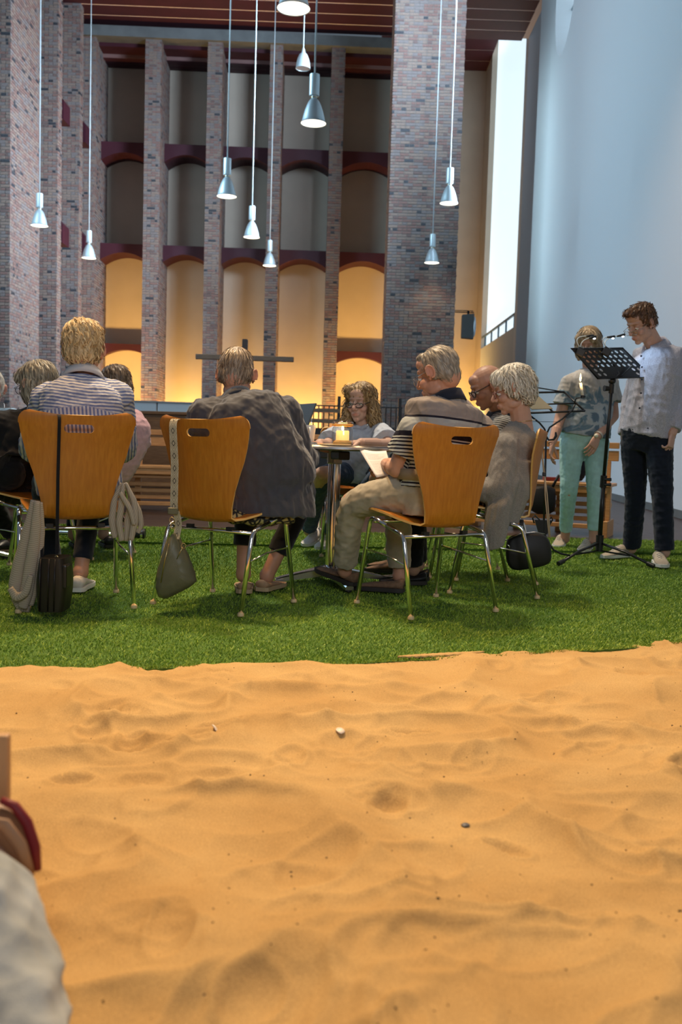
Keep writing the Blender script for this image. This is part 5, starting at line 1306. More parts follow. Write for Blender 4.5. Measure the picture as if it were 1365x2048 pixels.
a, b, c, d = J(718, 897, 4.72), J(773, 901, 4.66), J(787, 953, 4.50), J(753, 952, 4.52)
root = empty('song_sheet', (a + c) / 2, 0, 'white printed sheet of paper held by the man in the polo shirt', 'sheet')
nrm = (b - a).cross(d - a).normalized(); q0 = (a + c) / 2
rows = []
for k in range(9):
    u = k / 8; l, r_ = a.lerp(d, u), b.lerp(c, u); rows.append([l.lerp(r_, w) + nrm * (.010 * math.sin(w * 3.0 + u * 2)) - q0 for w in [i / 8 for i in range(9)]])
m = MB(); m.loft(rows, 0, False, False); o = m.build('paper', M_PAPER, root, True); o.modifiers.new('t', 'SOLIDIFY').thickness = .0006
m = MB()
sg = -1 if nrm.y > 0 else 1
for k in range(13):
    u = .14 + k * .058; l, r_ = a.lerp(d, u), b.lerp(c, u); w1 = (.72, .55, .80, .64)[k % 4] if k else .6
    if k == 4: continue
    pa, pb = l.lerp(r_, .16), l.lerp(r_, .16 + w1 * .86); e = nrm * (sg * .0026); ns = 8
    for i in range(ns):
        s0, s1 = i / ns, (i + .8) / ns; x0, x1 = pa.lerp(pb, s0), pa.lerp(pb, s1); w0 = .16 + w1 * .86 * s0
        off = nrm * (.010 * math.sin(w0 * 3.0 + u * 2)); dn = (d - a).normalized() * .0016
        m.add([x0 + off + e - q0, x1 + off + e - q0, x1 + off + e + dn - q0, x0 + off + e + dn - q0], [(0, 1, 2, 3)])
o = m.build('printed_lines', M_INK, root)

def wine_glass(x, y, label):
    root = empty('wine_glass', (x, y, TZ), 0, label, 'glass', 'stemmed glasses on the left table')
    m = MB(); m.lathe([(.032, 0), (.033, .002), (.006, .006), (.004, .012), (.004, .075), (.010, .085), (.030, .105), (.036, .130), (.034, .165), (.030, .185)], n=24, cap=False); m.build('bowl', M_GLASS, root, True)
    return root
for x, y, lb in ((-1.93, 5.42, 'stemmed wine glass nearest the black cardigan at the left edge'), (-2.00, 5.52, 'stemmed wine glass in the middle of the three at the left edge'), (-2.06, 5.36, 'stemmed wine glass outermost at the left edge')):
    g = wine_glass(x, y, lb)
m = MB(); m.boxb((-.10, -.07, 0), (.10, .07, .006)); m.boxb((-.09, -.06, .006), (.10, .065, .011)); o = m.build('booklet', M_PAPER, None, False, (-2.06, 5.26, TZ + .001)); o.rotation_euler.z = .3; tag(o, 'white booklets at the edge of the left table', 'booklet')

# ------------------------------------------------------------------ bags, straps, draped cardigan
def puffy(poly, nrm, t, sub=3, prof=((-1, .50), (-.85, .80), (-.45, .97), (0, 1.0), (.45, .97), (.85, .80), (1, .50))):
    poly = [Vector(p_) for p_ in poly]
    for _ in range(sub):                                   # round the outline
        nw = []
        for a_, b_ in zip(poly, poly[1:] + poly[:1]): nw += [a_.lerp(b_, .25), a_.lerp(b_, .75)]
        poly = nw
    c_ = sum(poly, Vector()) / len(poly); n_ = Vector(nrm).normalized()
    m = MB(); m.loft([[c_ + (p_ - c_) * s_ + n_ * (t * k_) for p_ in poly] for k_, s_ in prof]); return m
def ribbon(pts, w, side, th=.0025):
    """flat strap; stores distance along and across for its weave"""
    pts = [Vector(p_) for p_ in pts]; P_ = []
    for i in range(len(pts) - 1):
        k = max(2, int((pts[i + 1] - pts[i]).length / .012)); P_ += [pts[i].lerp(pts[i + 1], j / k) for j in range(k)]
    P_.append(pts[-1])
    for _ in range(4):
        for i in range(1, len(P_) - 1): P_[i] = (P_[i - 1] + P_[i] * 2 + P_[i + 1]) / 4
    m = MB(); sd = Vector(side).normalized(); rings, rs_, rt_ = [], [], []; L = 0
    for i, p_ in enumerate(P_):
        t = (P_[min(i + 1, len(P_) - 1)] - P_[max(i - 1, 0)]).normalized(); n_ = t.cross(sd).normalized()
        if i: L += (p_ - P_[i - 1]).length
        ring = []
        for x, z in ((-1, -1), (-.33, -1), (.33, -1), (1, -1), (1, 1), (.33, 1), (-.33, 1), (-1, 1)):
            ring.append(p_ + sd * (w / 2 * x) + n_ * (th / 2 * z)); rs_.append(L); rt_.append(x)
        rings.append(ring)
    m.loft(rings); me = m.mesh('strap'); fattr(me, 'rs', rs_); fattr(me, 'rt', rt_); return me
def diamond_mat():
    m, nt, b = nmat('diamond_weave'); b.inputs['Roughness'].default_value = .85
    s_, t_ = N(nt, 'ShaderNodeAttribute', attribute_name='rs'), N(nt, 'ShaderNodeAttribute', attribute_name='rt')
    pp = N(nt, 'ShaderNodeMath', operation='PINGPONG'); pp.inputs[1].default_value = .0275; nt.links.new(s_.outputs['Fac'], pp.inputs[0])
    dv = N(nt, 'ShaderNodeMath', operation='DIVIDE'); dv.inputs[1].default_value = .0275; nt.links.new(pp.outputs[0], dv.inputs[0])
    ab = N(nt, 'ShaderNodeMath', operation='ABSOLUTE'); nt.links.new(t_.outputs['Fac'], ab.inputs[0])
    ad = N(nt, 'ShaderNodeMath', operation='ADD'); nt.links.new(dv.outputs[0], ad.inputs[0]); nt.links.new(ab.outputs[0], ad.inputs[1])
    sc = N(nt, 'ShaderNodeMath', operation='MULTIPLY'); sc.inputs[1].default_value = .5; nt.links.new(ad.outputs[0], sc.inputs[0])
    cr = N(nt, 'ShaderNodeValToRGB'); cr.color_ramp.interpolation = 'CONSTANT'; e = cr.color_ramp.elements
    e[0].color = (.50, .43, .30, 1); e[1].position = .17; e[1].color = (.03, .025, .022, 1)
    for p_, c_ in ((.27, (.50, .43, .30, 1)), (.40, (.30, .24, .15, 1)), (.47, (.52, .46, .33, 1)), (.62, (.33, .27, .17, 1)), (.70, (.52, .46, .33, 1))): n_ = e.new(p_); n_.color = c_
    nt.links.new(sc.outputs[0], cr.inputs['Fac']); nt.links.new(cr.outputs['Color'], b.inputs['Base Color']); return m
M_OLIVE = mat('olive_leather', (.135, .125, .072), .42, var=.12, vscale=14, bump=.15, bscale=300); M_BROWNL = mat('dark_brown_leather', (.012, .009, .009), .38, var=.2, vscale=20); M_BRASS = bpy.data.materials['brass']

# olive bag on the second chair
tp = chair_pt(1, -.115, -.256, .838)
root = empty('shoulder_bag', J(352, 1195, 4.13), 0, 'olive leather bag hanging by a diamond patterned strap from the middle chair', 'bag'); B0 = root.location.copy()
def loc(pts): return [Vector(p_) - B0 for p_ in pts]
m = puffy(loc([J(*q, 4.13) for q in ((349, 1058), (361, 1082), (377, 1112), (393, 1158), (388, 1172), (352, 1190), (322, 1201), (313, 1180), (318, 1140), (332, 1090))]), (.25, 1, 0), .050)
me = m.mesh('pouch', True); crumple(me, .004, 22, 3); link('pouch', me, M_OLIVE, root)
pts = [chair_pt(1, -.112, -.215, .80), chair_pt(1, -.112, -.230, .842), tp + V(0, 0, .008), chair_pt(1, -.115, -.264, .82), J(350, 930, 4.15), J(348, 1018, 4.13)]
link('strap', ribbon(loc(pts), .040, (.87, -.48, 0)), diamond_mat(), root)
m = MB(); m.box(J(346, 1022, 4.125) - B0, (.045, .008, .03)); o = m.build('strap_tab', M_OLIVE, root); bevel(o, .003, 1)
link('strap_end', ribbon(loc([J(352, 1022, 4.14), J(359, 1048, 4.14), J(352, 1078, 4.12)]), .036, (.87, -.48, 0)), bpy.data.materials['diamond_weave'], root)
m = MB()
for q in ((344, 1040), (346, 1052), (367, 1092)):
    c_ = J(*q, 4.10) - B0; m.tube([c_ + V(.010 * math.cos(w), 0, .012 * math.sin(w)) for w in [2 * math.pi * k / 14 for k in range(15)]], .0018, 6)
m.build('metal_ring', M_BRASS, root, True)
m = MB(); m.tube(loc([J(*q, 4.075) for q in ((338, 1088), (330, 1120), (322, 1165))]), .0022, 6); m.tube(loc([J(*q, 4.07) for q in ((366, 1094), (360, 1105), (354, 1118))]), .0018, 6); m.build('zipper', M_BRASS, root, True)

# dark brown satchel on the first chair
B0 = J(104, 1222, 3.93); root = empty('satchel', B0, 0, 'dark brown leather satchel hanging low from the striped shirt sitter\'s chair', 'bag')
m = MB(); rings = []
for k in range(9):
    u = k / 8; w = .052 + .012 * math.sin(u * math.pi); c_ = V(.004 * u + .010, 0, .008 + u * .222)
    rings.append([c_ + V(w * math.copysign(abs(math.cos(q)) ** .4, math.cos(q)), .075 * math.copysign(abs(math.sin(q)) ** .4, math.sin(q)), 0) for q in [2 * math.pi * j / 24 for j in range(24)]])
m.loft(rings); m.build('pouch', M_BROWNL, root, 60)
for x in (-.03, .005, .03):
    m = MB(); m.tube([(x, -.074, .012), (x + .002, -.079, .12), (x + .004, -.074, .228)], .0035, 8); m.build('gusset', M_BROWNL, root, True)
m = MB(); m.box((.068, -.03, .155), (.022, .08, .10)); o = m.build('side_pocket', M_BROWNL, root); bevel(o, .008, 2)
top = chair_pt(0, -.085, -.256, .838)
link('strap', ribbon(loc([chair_pt(0, -.085, -.21, .80), chair_pt(0, -.085, -.230, .842), top + V(0, 0, .006), chair_pt(0, -.085, -.263, .82), J(116, 950, 3.96), J(114, 1107, 3.93)]), .0135, (.92, .39, 0)), M_BLACKC, root)
link('short_strap', ribbon(loc([J(85, 1052, 3.97), J(84, 1085, 3.95), J(84, 1118, 3.93)]), .013, (.92, .39, 0)), M_BLACKC, root)
m = MB(); c_ = J(113, 1120, 3.92) - B0; m.tube([c_ + V(.008 * math.cos(w), 0, .018 * math.sin(w)) for w in [2 * math.pi * k / 14 for k in range(15)]], .0022, 6); m.build('snap_hook', M_BRASS, root, True)

# ribbed cardigan draped over both sides of the first chair
def rib_attr(me, k=1.0):
    v = getv(me); fattr(me, 'st', v[:, 2] * k + v[:, 0] * .35 + .006 * waves(v, 5, 14))
M_RIB = striped('ribbed_oatmeal_knit', 'st', (.46, .39, .31), (.27, .225, .175), .0088, .62, .9, .5)
B0 = J(58, 1215, 3.9); root = empty('cardigan', B0, 0, 'oatmeal ribbed knitted cardigan hanging down both sides of the striped shirt sitter\'s chair', 'cardigan')
def fold_set(name, specs, across, seed):
    """overlapping folds of knit; the rib runs along or across each fold"""
    m = MB(); st = []
    for i, (path, rad, Y, flat) in enumerate(specs):
        pts = loc([J(*q, Y) for q in path]); P_ = []
        for a_, b_ in zip(pts, pts[1:]): P_ += [a_.lerp(b_, k / 8) for k in range(8)]
        P_.append(pts[-1]); R_ = [rad[min(int(k / (len(P_) - 1) * (len(rad) - 1)), len(rad) - 2)] + (rad[min(int(k / (len(P_) - 1) * (len(rad) - 1)), len(rad) - 2) + 1] - rad[min(int(k / (len(P_) - 1) * (len(rad) - 1)), len(rad) - 2)]) * ((k / (len(P_) - 1) * (len(rad) - 1)) % 1.0 if k < len(P_) - 1 else 1.0) for k in range(len(P_))]
        for _ in range(3):
            for k in range(1, len(P_) - 1): P_[k] = (P_[k - 1] + P_[k] * 2 + P_[k + 1]) / 4
        m.tube(P_, R_, 20, 0, True, ((0, 1, 0), flat)); L = 0
        for k in range(len(P_)):
            if k: L += (P_[k] - P_[k - 1]).length
            st += [L + .3 * R_[k] * math.sin(2 * math.pi * q / 20 + i) if across else R_[k] * 2 * math.pi * q / 20 + .15 * L for q in range(20)]
    me = m.mesh(name, True); fattr(me, 'st', st); crumple(me, .0022, 16, seed, (1.5, 1.5, .5)); return link(name, me, M_RIB, root)
fold_set('hanging_panel', [(((68, 1000), (58, 1050), (42, 1115), (30, 1170), (34, 1200)), (.014, .022, .028, .031, .022), 3.96, .7), (((74, 1002), (72, 1060), (62, 1130), (52, 1190), (46, 1216)), (.014, .022, .027, .029, .020), 3.93, .7),
    (((80, 1004), (82, 1060), (78, 1120), (68, 1180), (60, 1210)), (.012, .017, .020, .021, .016), 3.95, .8), (((20, 1176), (34, 1196), (52, 1186), (62, 1150)), (.014, .020, .018, .012), 3.90, .8), (((30, 1196), (44, 1214), (60, 1216)), (.02, .024, .02), 3.96, .8)], True, 4)
fold_set('hanging_sleeves', [(((243, 966), (229, 1000), (224, 1040), (230, 1076)), (.008, .014, .017, .013), 4.14, .9), (((247, 966), (243, 1005), (238, 1045), (244, 1082)), (.008, .014, .016, .013), 4.12, .9),
    (((250, 965), (262, 995), (256, 1040), (252, 1082)), (.008, .013, .015, .012), 4.15, .9), (((252, 966), (270, 1005), (270, 1045), (262, 1080)), (.008, .014, .017, .013), 4.11, .9), (((256, 974), (278, 1020), (283, 1050), (276, 1066)), (.008, .012, .012, .009), 4.16, .9), (((240, 985), (250, 1000), (262, 1020), (268, 1050)), (.009, .012, .012, .009), 4.09, .8)], False, 6)

# black handbag on the fourth chair
B0 = J(1058, 1138, 4.93); root = empty('handbag', B0, 0, 'black rectangular handbag hanging on a tan cord from the edge on chair', 'bag')
M_BLB = mat('black_grained_leather', (.009, .009, .010), .5, bump=.25, bscale=500)
m = puffy(loc([J(*q, 4.93) for q in ((1016, 1075), (1040, 1067), (1080, 1064), (1100, 1078), (1104, 1110), (1100, 1128), (1060, 1137), (1028, 1141), (1014, 1128), (1012, 1100))]), (.1, 1, 0), .052, 2, ((-1, .86), (-.8, .96), (-.4, 1), (.4, 1), (.8, .96), (1, .86)))
m.build('pouch', M_BLB, root, 60)
m = MB(); m.tube(loc([J(*q, 4.90) for q in ((1018, 1078), (1042, 1067), (1070, 1064), (1090, 1068))]), .0022, 6); m.tube(loc([J(*q, 4.875) for q in ((1014, 1088), (1019, 1092), (1020, 1098))]), .003, 6); m.build('zipper', M_STEEL, root, True)
M_CORD = mat('tan_cord', (.47, .36, .24), .7)
m = MB(); m.tube(loc([J(*q, Y) for q, Y in (((1081, 872), 5.03), ((1084, 900), 4.99), ((1089, 946), 4.96))]), .005, 8); m.tube(loc([J(*q, Y) for q, Y in (((1090, 950), 4.96), ((1091, 990), 4.95), ((1095, 1034), 4.94), ((1099, 1074), 4.93))]), .0035, 8); m.tube(loc([J(*q, Y) for q, Y in (((1090, 950), 4.96), ((1095, 990), 4.955), ((1098, 1030), 4.95), ((1101, 1076), 4.94))]), .0035, 8); m.build('cord', M_CORD, root, True)
m = MB(); m.box(J(1089, 948, 4.955) - B0, (.018, .014, .022)); o = m.build('cord_clip', M_BROWNL, root); bevel(o, .003, 1)

# patterned cloth between the grey jacket and the chair
def leaf_mat():
    m, nt, b = nmat('leaf_print'); tc = N(nt, 'ShaderNodeTexCoord'); vo = N(nt, 'ShaderNodeTexVoronoi', Scale=34.0, feature='DISTANCE_TO_EDGE'); nt.links.new(tc.outputs['Object'], vo.inputs['Vector'])
    cr = N(nt, 'ShaderNodeValToRGB'); e = cr.color_ramp.elements; e[0].position = .10; e[0].color = (.012, .010, .010, 1); e[1].position = .22; e[1].color = (.42, .33, .13, 1)
    nt.links.new(vo.outputs['Distance'], cr.inputs['Fac']); nt.links.new(cr.outputs['Color'], b.inputs['Base Color']); b.inputs['Roughness'].default_value = .85; return m
B0 = J(530, 1040, 4.33)
m = MB(); rings = []
for k in range(14):
    u = k / 13; c_ = J(458 + 132 * u, 1032 + 6 * math.sin(u * 3), 4.26 + .12 * u) - B0
    hz = .030 + .006 * math.sin(k * 1.7); rings.append([c_ + V(.0, .06 * math.cos(q), hz * math.sin(q)) for q in [2 * math.pi * j / 14 for j in range(14)]])
m.loft(rings); o = m.build('patterned_cloth', leaf_mat(), None, True, B0); tag(o, 'black and yellow leaf printed cloth under the grey jacket on the chair', 'cloth')

# black tote and other things on the pew behind the standing woman
B0 = J(1085, 1028, 8.42); root = empty('tote_bag', B0, 0, 'black tote bag hanging in front of the right pew', 'bag')
m = puffy(loc([J(*q, 8.42) for q in ((1060, 973), (1111, 971), (1113, 1000), (1110, 1029), (1064, 1028), (1060, 1000))]), (.3, 1, 0), .05, 1, ((-1, .8), (-.6, .97), (0, 1), (.6, .97), (1, .8))); m.build('pouch', M_BLB, root, 60)
m = MB(); m.tube(loc([J(*q, 8.42) for q in ((1066, 974), (1058, 956), (1052, 942))]), .012, 8); m.tube(loc([J(*q, 8.42) for q in ((1106, 974), (1112, 962), (1119, 950))]), .012, 8); m.build('handle', M_BLB, root, True)
m = MB(); m.boxb((-.09, -.06, 0), (.09, .06, .03)); o = m.build('book', mat('red_cover', (.28, .04, .03), .5), None, False, J(1108, 957, 8.78)); o.location.z = .466; tag(o, 'red book lying on the seat of the right pew', 'book')
m = puffy([V(x, 0, z) for x, z in ((-.09, 0), (.09, 0), (.10, .20), (.04, .30), (-.05, .28), (-.1, .15))], (0, 1, 0), .07, 2); me = m.mesh('folded_coat', True); crumple(me, .008, 14, 8); o = link('folded_coat', me, M_NAVY, None, J(1152, 955, 8.68)); o.location.z = .466; tag(o, 'dark blue coat on the pew, seen between the standing woman\'s legs', 'coat')

# chrome tube with a black cap lying behind the first chair
B0 = J(220, 1072, 6.9); B0.z = .045
root = empty('folded_stand', B0, math.radians(3), 'chrome tube with a black end cap on the turf behind the striped shirt', 'stand')
m = MB(); m.tube([(-.42, 0, 0), (.24, 0, 0)], .016, 12); m.build('tube', CHROME, root, True)
m = MB(); m.tube([(.12, 0, 0), (.145, 0, 0), (.15, 0, .004), (.255, 0, .004)], [.022, .022, .042, .042], 16); m.build('end_cap', BLACK, root, 40)
m = MB(); m.tube([(.225, 0, .004), (.24, 0, .004)], .0435, 16); m.build('cap_ring', CHROME, root, 40)

# ------------------------------------------------------------------ music stands
def holed_desk(a, b, c, d, nc, nr, skip, th=.0025):
    """sheet metal desk, a..d corners, with a grid of oval holes"""
    m = MB(); n_ = (b - a).cross(d - a).normalized()
    def pt(u, v, s_): return a.lerp(b, u).lerp(d.lerp(c, u), v) + n_ * (s_ * th / 2)
    mu, mv = .045, .05
    us = [0, mu] + [mu + (1 - 2 * mu) * (i + 1) / nc for i in range(nc)] + [1]; vs = [0, mv] + [mv + (1 - 2 * mv) * (i + 1) / nr for i in range(nr)] + [1]
    for i in range(len(us) - 1):
        for j in range(len(vs) - 1):
            u0, u1, v0, v1 = us[i], us[i + 1], vs[j], vs[j + 1]
            if 1 <= i <= nc and 1 <= j <= nr and (i - 1, j - 1) not in skip:
                K = 12; cu, cv = (u0 + u1) / 2, (v0 + v1) / 2; ru, rv = (u1 - u0) * .27, (v1 - v0) * .33
                inn = [(cu + ru * math.cos(w), cv + rv * math.sin(w)) for w in [2 * math.pi * (k + .5) / K for k in range(K)]]
                out = []
                for k in range(K):
                    w = 2 * math.pi * (k + .5) / K; x, y = math.cos(w), math.sin(w); g = 1 / max(abs(x), abs(y)); out.append((cu + (u1 - u0) / 2 * x * g, cv + (v1 - v0) / 2 * y * g))
                for k in range(K):
                    l = (k + 1) % K
                    for s_ in (-1, 1): m.add([pt(*out[k], s_), pt(*out[l], s_), pt(*inn[l], s_), pt(*inn[k], s_)], [(0, 1, 2, 3)])
                    m.add([pt(*inn[k], -1), pt(*inn[l], -1), pt(*inn[l], 1), pt(*inn[k], 1)], [(0, 1, 2, 3)])
                for w in range(4):   # corner fillers between the ring of points and the cell corner
                    ks = {0: (1, 2 - 1), 1: (1, 1)}.get(w)
                cs = [(u1, v1, 1, 1), (u0, v1, -1, 1), (u0, v0, -1, -1), (u1, v0, 1, -1)]
                for q, (x, y, sx, sy) in enumerate(cs):
                    k0 = (K // 4) * q + K // 8 - (1 if K // 8 else 0); k0 = (q * K // 4 + 1 - 1 + 1) % K
                    k0 = q * 3; kk = (k0 + 1) % K
                    for s_ in (-1, 1): m.add([pt(*out[k0], s_), pt(x, y, s_), pt(*out[kk], s_)], [(0, 1, 2)]); m.add([pt(*out[kk], s_), pt(x, y, s_), pt(*out[(k0 + 2) % K], s_)], [(0, 1, 2)])
            else:
                for s_ in (-1, 1): m.add([pt(u0, v0, s_), pt(u1, v0, s_), pt(u1, v1, s_), pt(u0, v1, s_)], [(0, 1, 2, 3)])
    return m, n_
root = empty('music_stand', (1.80, 6.38, .012), 0, 'black perforated music stand with clip lamps in front of the standing couple', 'music stand'); B0 = root.location.copy()
A, B_, C_, D_ = J(1143, 697, 6.10), J(1246, 696, 6.34), J(1304, 754, 6.46), J(1196, 757, 6.22)
m, nn = holed_desk(*loc([A, B_, C_, D_]), 9, 6, {(i, j) for i in range(2, 7) for j in (4, 5)}); desk = m.build('desk', mat('black_enamel', (.016, .016, .017), .40), root)
if nn.z < 0: nn = -nn
m = MB(); lip = loc([D_, C_]); m.tube([lip[0], lip[0].lerp(lip[1], .5), lip[1]], .006, 8); e = nn * .035
m.add([lip[0], lip[1], lip[1] + e, lip[0] + e, lip[0] - V(0, 0, .004), lip[1] - V(0, 0, .004), lip[1] + e - V(0, 0, .004), lip[0] + e - V(0, 0, .004)], [(0, 1, 2, 3), (7, 6, 5, 4), (0, 4, 5, 1), (2, 6, 7, 3), (1, 5, 6, 2), (0, 3, 7, 4)]); m.build('lip', BLACKMETAL, root)
m = MB(); tl = loc([A, B_, C_, D_]); m.tube([tl[3], tl[0], tl[1], tl[2]], .005, 8); m.build('desk_rim', BLACKMETAL, root, True)
pole = loc([J(1200, 1085, 6.42), J(1208, 960, 6.38), J(1225, 762, 6.30)])
m = MB(); m.tube([pole[0], pole[1]], .0155, 14); m.build('lower_pole', BLACKMETAL, root, True)
m = MB(); m.tube([pole[1], pole[2]], .0115, 14); m.build('upper_pole', BLACKMETAL, root, True)
m = MB(); d_ = (pole[2] - pole[1]).normalized(); m.tube([pole[1] - d_ * .05, pole[1] + d_ * .03], .022, 14); m.tube([pole[1] + V(0, -.02, -.03), pole[1] + V(.045, -.02, -.03)], [.009, .012], 10); m.tube([pole[1] + V(0, -.02, .005), pole[1] + V(.045, -.02, .005)], [.009, .012], 10); m.build('height_clamp', BLACK, root, 40)
m = MB(); m.tube([pole[2] - d_ * .08, pole[2] - d_ * .02], .017, 12); m.tube([pole[2] - d_ * .05 + V(-.05, -.01, 0), pole[2] - d_ * .05 + V(-.01, 0, 0)], [.020, .014], 12); m.ell(tuple(pole[2] + V(0, 0, .0)), (.025, .025, .022))
cb = loc([D_.lerp(C_, .48).lerp(A.lerp(B_, .48), .18)])[0]; m.tube([pole[2], cb + V(0, .0, -.01), cb + V(-.05, 0, .07)], .009, 8); m.tube([cb + V(-.10, -.02, .05), cb + V(-.05, -.01, -.02), cb + V(.02, 0, -.02), cb + V(.09, .02, .05)], .006, 8); m.build('tilt_head', BLACK, root, 40)
hub = pole[0]
m = MB(); m.tube([hub + V(0, 0, -.06), hub + V(0, 0, .05)], [.024, .026], 14); m.build('hub', BLACK, root, 40)
for q in ((1119, 1134, 6.10), (1306, 1139, 6.12), (1182, 1100, 6.95)):
    d_ = _f * FPX + _r * (q[0] - CX) - _u * (q[1] - CY); g = V(0, 0, CAM_H) + d_ * (-CAM_H / d_.z); g.z = .024
    e = g - B0; lg = MB(); lg.tube([hub + V(0, 0, .0) + (e - hub).normalized() * .02, e.lerp(hub, .5) + V(0, 0, .012), e], .0125, 10, 0, True, ((0, 0, 1), .7)); o = lg.build('leg', BLACKMETAL, root, True)
    ft = MB(); ft.tube([e.lerp(hub, .10), e + (e - hub).normalized() * .01], .0155, 10); ft.build('rubber_foot', BLACK, o, 40)
    st = MB(); st.tube([hub + V(0, 0, -.055), e.lerp(hub, .42)], .006, 8); st.build('strut', BLACKMETAL, o, True)
M_LED = mat('white_led', (1, 1, 1), .4, emit=(.75, .88, 1.0), estr=14); M_NECK = mat('pale_gooseneck', (.55, .60, .62), .4)
def clip_lamp(base, ends, label):
    root = empty('clip_lamp', base, 0, label, 'lamp', 'clip lamps on the music stand')
    m = MB(); m.box((0, 0, -.005), (.055, .03, .055), Matrix.Rotation(.5, 3, 'Y')); o = m.build('clip', BLACK, root); bevel(o, .008, 2)
    for mid, end in ends:
        mid, end = Vector(mid) - base, Vector(end) - base; m = MB(); ps = [V(0, 0, .02) * (1 - t) ** 2 + mid * 2 * t * (1 - t) + end * t * t for t in [k / 8 for k in range(9)]]; m.tube(ps, .0032, 8); nk_ = m.build('gooseneck', M_NECK, root, True)
        d_ = (ps[-1] - ps[-3]).normalized(); h = MB(); h.tube([end - d_ * .03, end + d_ * .025], [.006, .010], 10); h.build('lamp_head', BLACK, nk_, True)
        l = MB(); l.ell(tuple(end + d_ * .014 + V(0, 0, -.009)), (.009, .009, .005), None, 10, 6); l.build('led', M_LED, nk_, True)
clip_lamp(J(1162, 703, 6.12), ((J(1140, 670, 6.12), J(1181, 672, 6.18)), (J(1160, 678, 6.12), J(1186, 675, 6.16))), 'clip lamp at the left end of the perforated stand, in front of the woman')
clip_lamp(J(1214, 702, 6.24), ((J(1196, 672, 6.24), J(1223, 674, 6.26)), (J(1200, 676, 6.26), J(1243, 671, 6.30))), 'clip lamp at the middle of the perforated stand, pointing at the man')
spot('clip_lamp_led', J(1246, 674, 6.28), J(1325, 775, 6.40), 3.2, (.55, .78, 1.0), 70, .35, .01)
spot('clip_lamp_led', J(1226, 678, 6.24), J(1235, 735, 6.30), 1.2, (.55, .78, 1.0), 110, .5, .01)

root = empty('music_stand', J(1092, 1115, 6.02), 0, 'black wrought iron music stand with scrolls beside the white haired woman', 'music stand'); root.location.z = .012; B0 = root.location.copy()
Ys = 6.02
def seg(part, pix, r_, n_=8, Y=Ys, flat=None):
    m = MB(); m.tube(loc([J(*q, Y) for q in pix]), r_, n_); return m.build(part, BLACKMETAL, root, True)
seg('pole', ((1088, 1062), (1091, 960), (1093, 868)), .0065)
seg('scroll', ((1093, 872), (1098, 880), (1108, 879), (1113, 872), (1112, 864)), [.006, .006, .007, .009, .005]); seg('scroll', ((1093, 872), (1088, 880), (1080, 880), (1075, 872), (1076, 866)), [.006, .006, .007, .008, .005])
seg('arm', ((1093, 870), (1100, 855), (1125, 838), (1146, 820), (1151, 808)), .0055); seg('arm', ((1093, 870), (1090, 858), (1080, 846), (1062, 832)), .0055)
seg('wire', ((1056, 843), (1122, 844)), .0016, 6)
seg('ring', ((1097, 888), (1100, 885), (1104, 885), (1105, 888), (1102, 890), (1098, 890)), .002, 6)
m = MB(); fr_ = [J(1060, 826, 5.90), J(1170, 822, 6.08), J(1129, 784, 6.26), J(1024, 786, 6.08)]
for a_, b_ in ((0, 1), (1, 2), (2, 3), (3, 0)): m.tube(loc([fr_[a_], fr_[b_]]), .0065, 8)
md = fr_[0].lerp(fr_[1], .42), fr_[3].lerp(fr_[2], .42); m.tube(loc(md), .006, 8); m.tube(loc([fr_[0].lerp(fr_[3], .4), fr_[1].lerp(fr_[2], .4)]), .005, 8); m.tube(loc([fr_[3] + V(0, 0, .012), fr_[3].lerp(fr_[2], .5) + V(0, 0, .03), fr_[2]]), .004, 8); m.build('desk_frame', BLACKMETAL, root, True)
m = MB(); c0 = [fr_[0].lerp(fr_[2], .06), fr_[0].lerp(fr_[1], .40).lerp(fr_[2], .05), fr_[3].lerp(fr_[2], .42).lerp(fr_[0], .08), fr_[3].lerp(fr_[0], .1)]
c0 = [q + V(0, 0, .012) - B0 for q in c0]; m.add(c0 + [q + V(0, .0, .004) for q in c0], [(0, 1, 2, 3), (7, 6, 5, 4), (0, 4, 5, 1), (1, 5, 6, 2), (2, 6, 7, 3), (3, 7, 4, 0)]); o = m.build('song_book', mat('olive_page', (.16, .15, .11), .8), None, False, B0); tag(o, 'open song book lying on the wrought iron music stand', 'book')
seg('foot_scroll', ((1088, 1060), (1080, 1040), (1070, 1030), (1066, 1036), (1069, 1046)), .005); seg('foot_scroll', ((1088, 1060), (1095, 1042), (1104, 1034), (1106, 1040), (1102, 1046)), .005)
m = MB(); m.prism([(-.055, 0), (.055, 0), (.03, -.09), (-.02, -.10)], .012, J(1087, 1040, Ys) - B0); m.build('shield_plate', BLACKMETAL, root)
for ex, ey, pts in ((0, 0, ((1088, 1062), (1095, 1082), (1108, 1100), (1124, 1108), (1141, 1111))), (0, 0, ((1088, 1062), (1080, 1085), (1066, 1102), (1050, 1110), (1036, 1112)))):
    seg('leg', pts, .0065)
m = MB(); h0 = J(1088, 1062, Ys) - B0; m.tube([h0, h0 + V(.02, .12, -.16), V(h0.x + .03, h0.y + .26, .008)], .0065, 8); m.build('leg', BLACKMETAL, root, True)
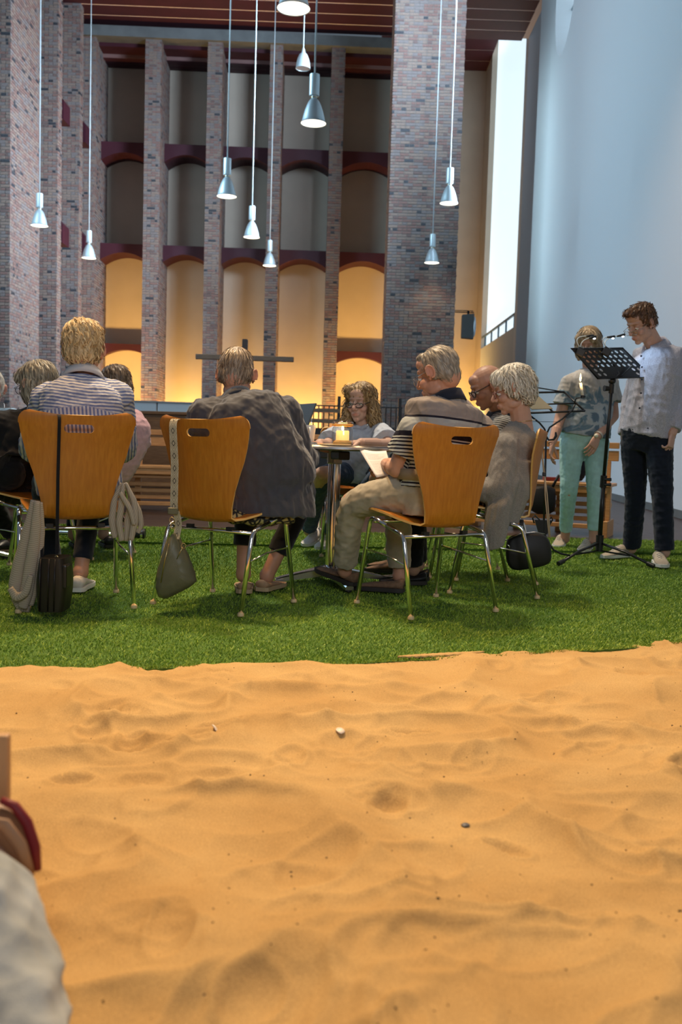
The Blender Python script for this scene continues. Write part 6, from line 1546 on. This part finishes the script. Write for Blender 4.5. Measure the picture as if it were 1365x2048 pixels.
# candle held by the arm of the iron stand
B0 = J(1166, 795, 6.00); root = empty('taper_candle', B0, 0, 'lit white taper candle on the arm of the wrought iron music stand', 'candle')
m = MB(); m.tube(loc([J(1150, 806, 6.02), J(1153, 797, 6.0), J(1166, 794, 6.0), J(1172, 793, 6.0)]), .004, 8); m.build('holder_arm', BLACKMETAL, root, True)
m = MB(); m.lathe([(.014, -.004), (.014, .012), (.010, .014)], (0, 0, 0), 14); m.build('holder_cup', BLACKMETAL, root, 40)
m = MB(); m.tube([V(0, 0, .008), J(1162, 766, 6.0) - B0], [.0095, .0085], 12); ca = m.build('wax', mat('white_wax', (.80, .74, .62), .5), root, True)
f0 = J(1161.5, 763, 6.0) - B0; m = MB(); m.lathe([(.0005, 0), (.0055, .010), (.006, .020), (.003, .038), (.0004, .050)], f0, 10); m.build('flame', M_FLAME, ca, True)
pt_light(B0 + f0 + V(-.0, -.02, .03), 1.3, (1, .55, .18), .012)

# ------------------------------------------------------------------ lower left corner
p0 = J(5, 1600, 1.36)
root = empty('wooden_board', (p0.x, p0.y, 0), 0, 'upright light wooden board standing at the left edge of the sand', 'board')
m = MB(); m.boxb((-.30, -.006, -.02), (.010, .006, 0)); m.boxb((-.30, -.008, -.05), (.0105, .008, J(12, 1468, 1.36).z)); o = m.build('panel', wood('pale_board', (.50, .27, .12), (.58, .33, .16), .5, (3, 3, 1)), root); bevel(o, .004, 2)
B0 = J(0, 1690, 1.30); root = empty('leather_bag', B0, 0, 'brown leather bag with dark red edge lying against the knee at the left edge', 'bag')
m = puffy(loc([J(*q, 1.30) for q in ((-60, 1600), (10, 1604), (48, 1632), (72, 1690), (78, 1740), (30, 1800), (-80, 1800))]), (0, 1, 0), .030, 2); m.build('pouch', mat('tan_leather', (.26, .12, .055), .45, var=.25, vscale=18), root, 60)
m = MB(); m.tube(loc([J(*q, 1.29) for q in ((2, 1600), (30, 1612), (54, 1645), (70, 1695), (76, 1740))]), [.005, .007, .008, .008, .005], 10); m.build('piping', mat('dark_red_piping', (.20, .015, .022), .5), root, True)
m = MB(); m.tube(loc([J(*q, 1.265) for q in ((-30, 1640), (10, 1650), (40, 1690), (58, 1740))]), [.007, .010, .010, .007], 10, 0, True, ((0, 1, 0), .5)); m.build('strap', mat('pale_leather', (.36, .20, .11), .5), root, True)
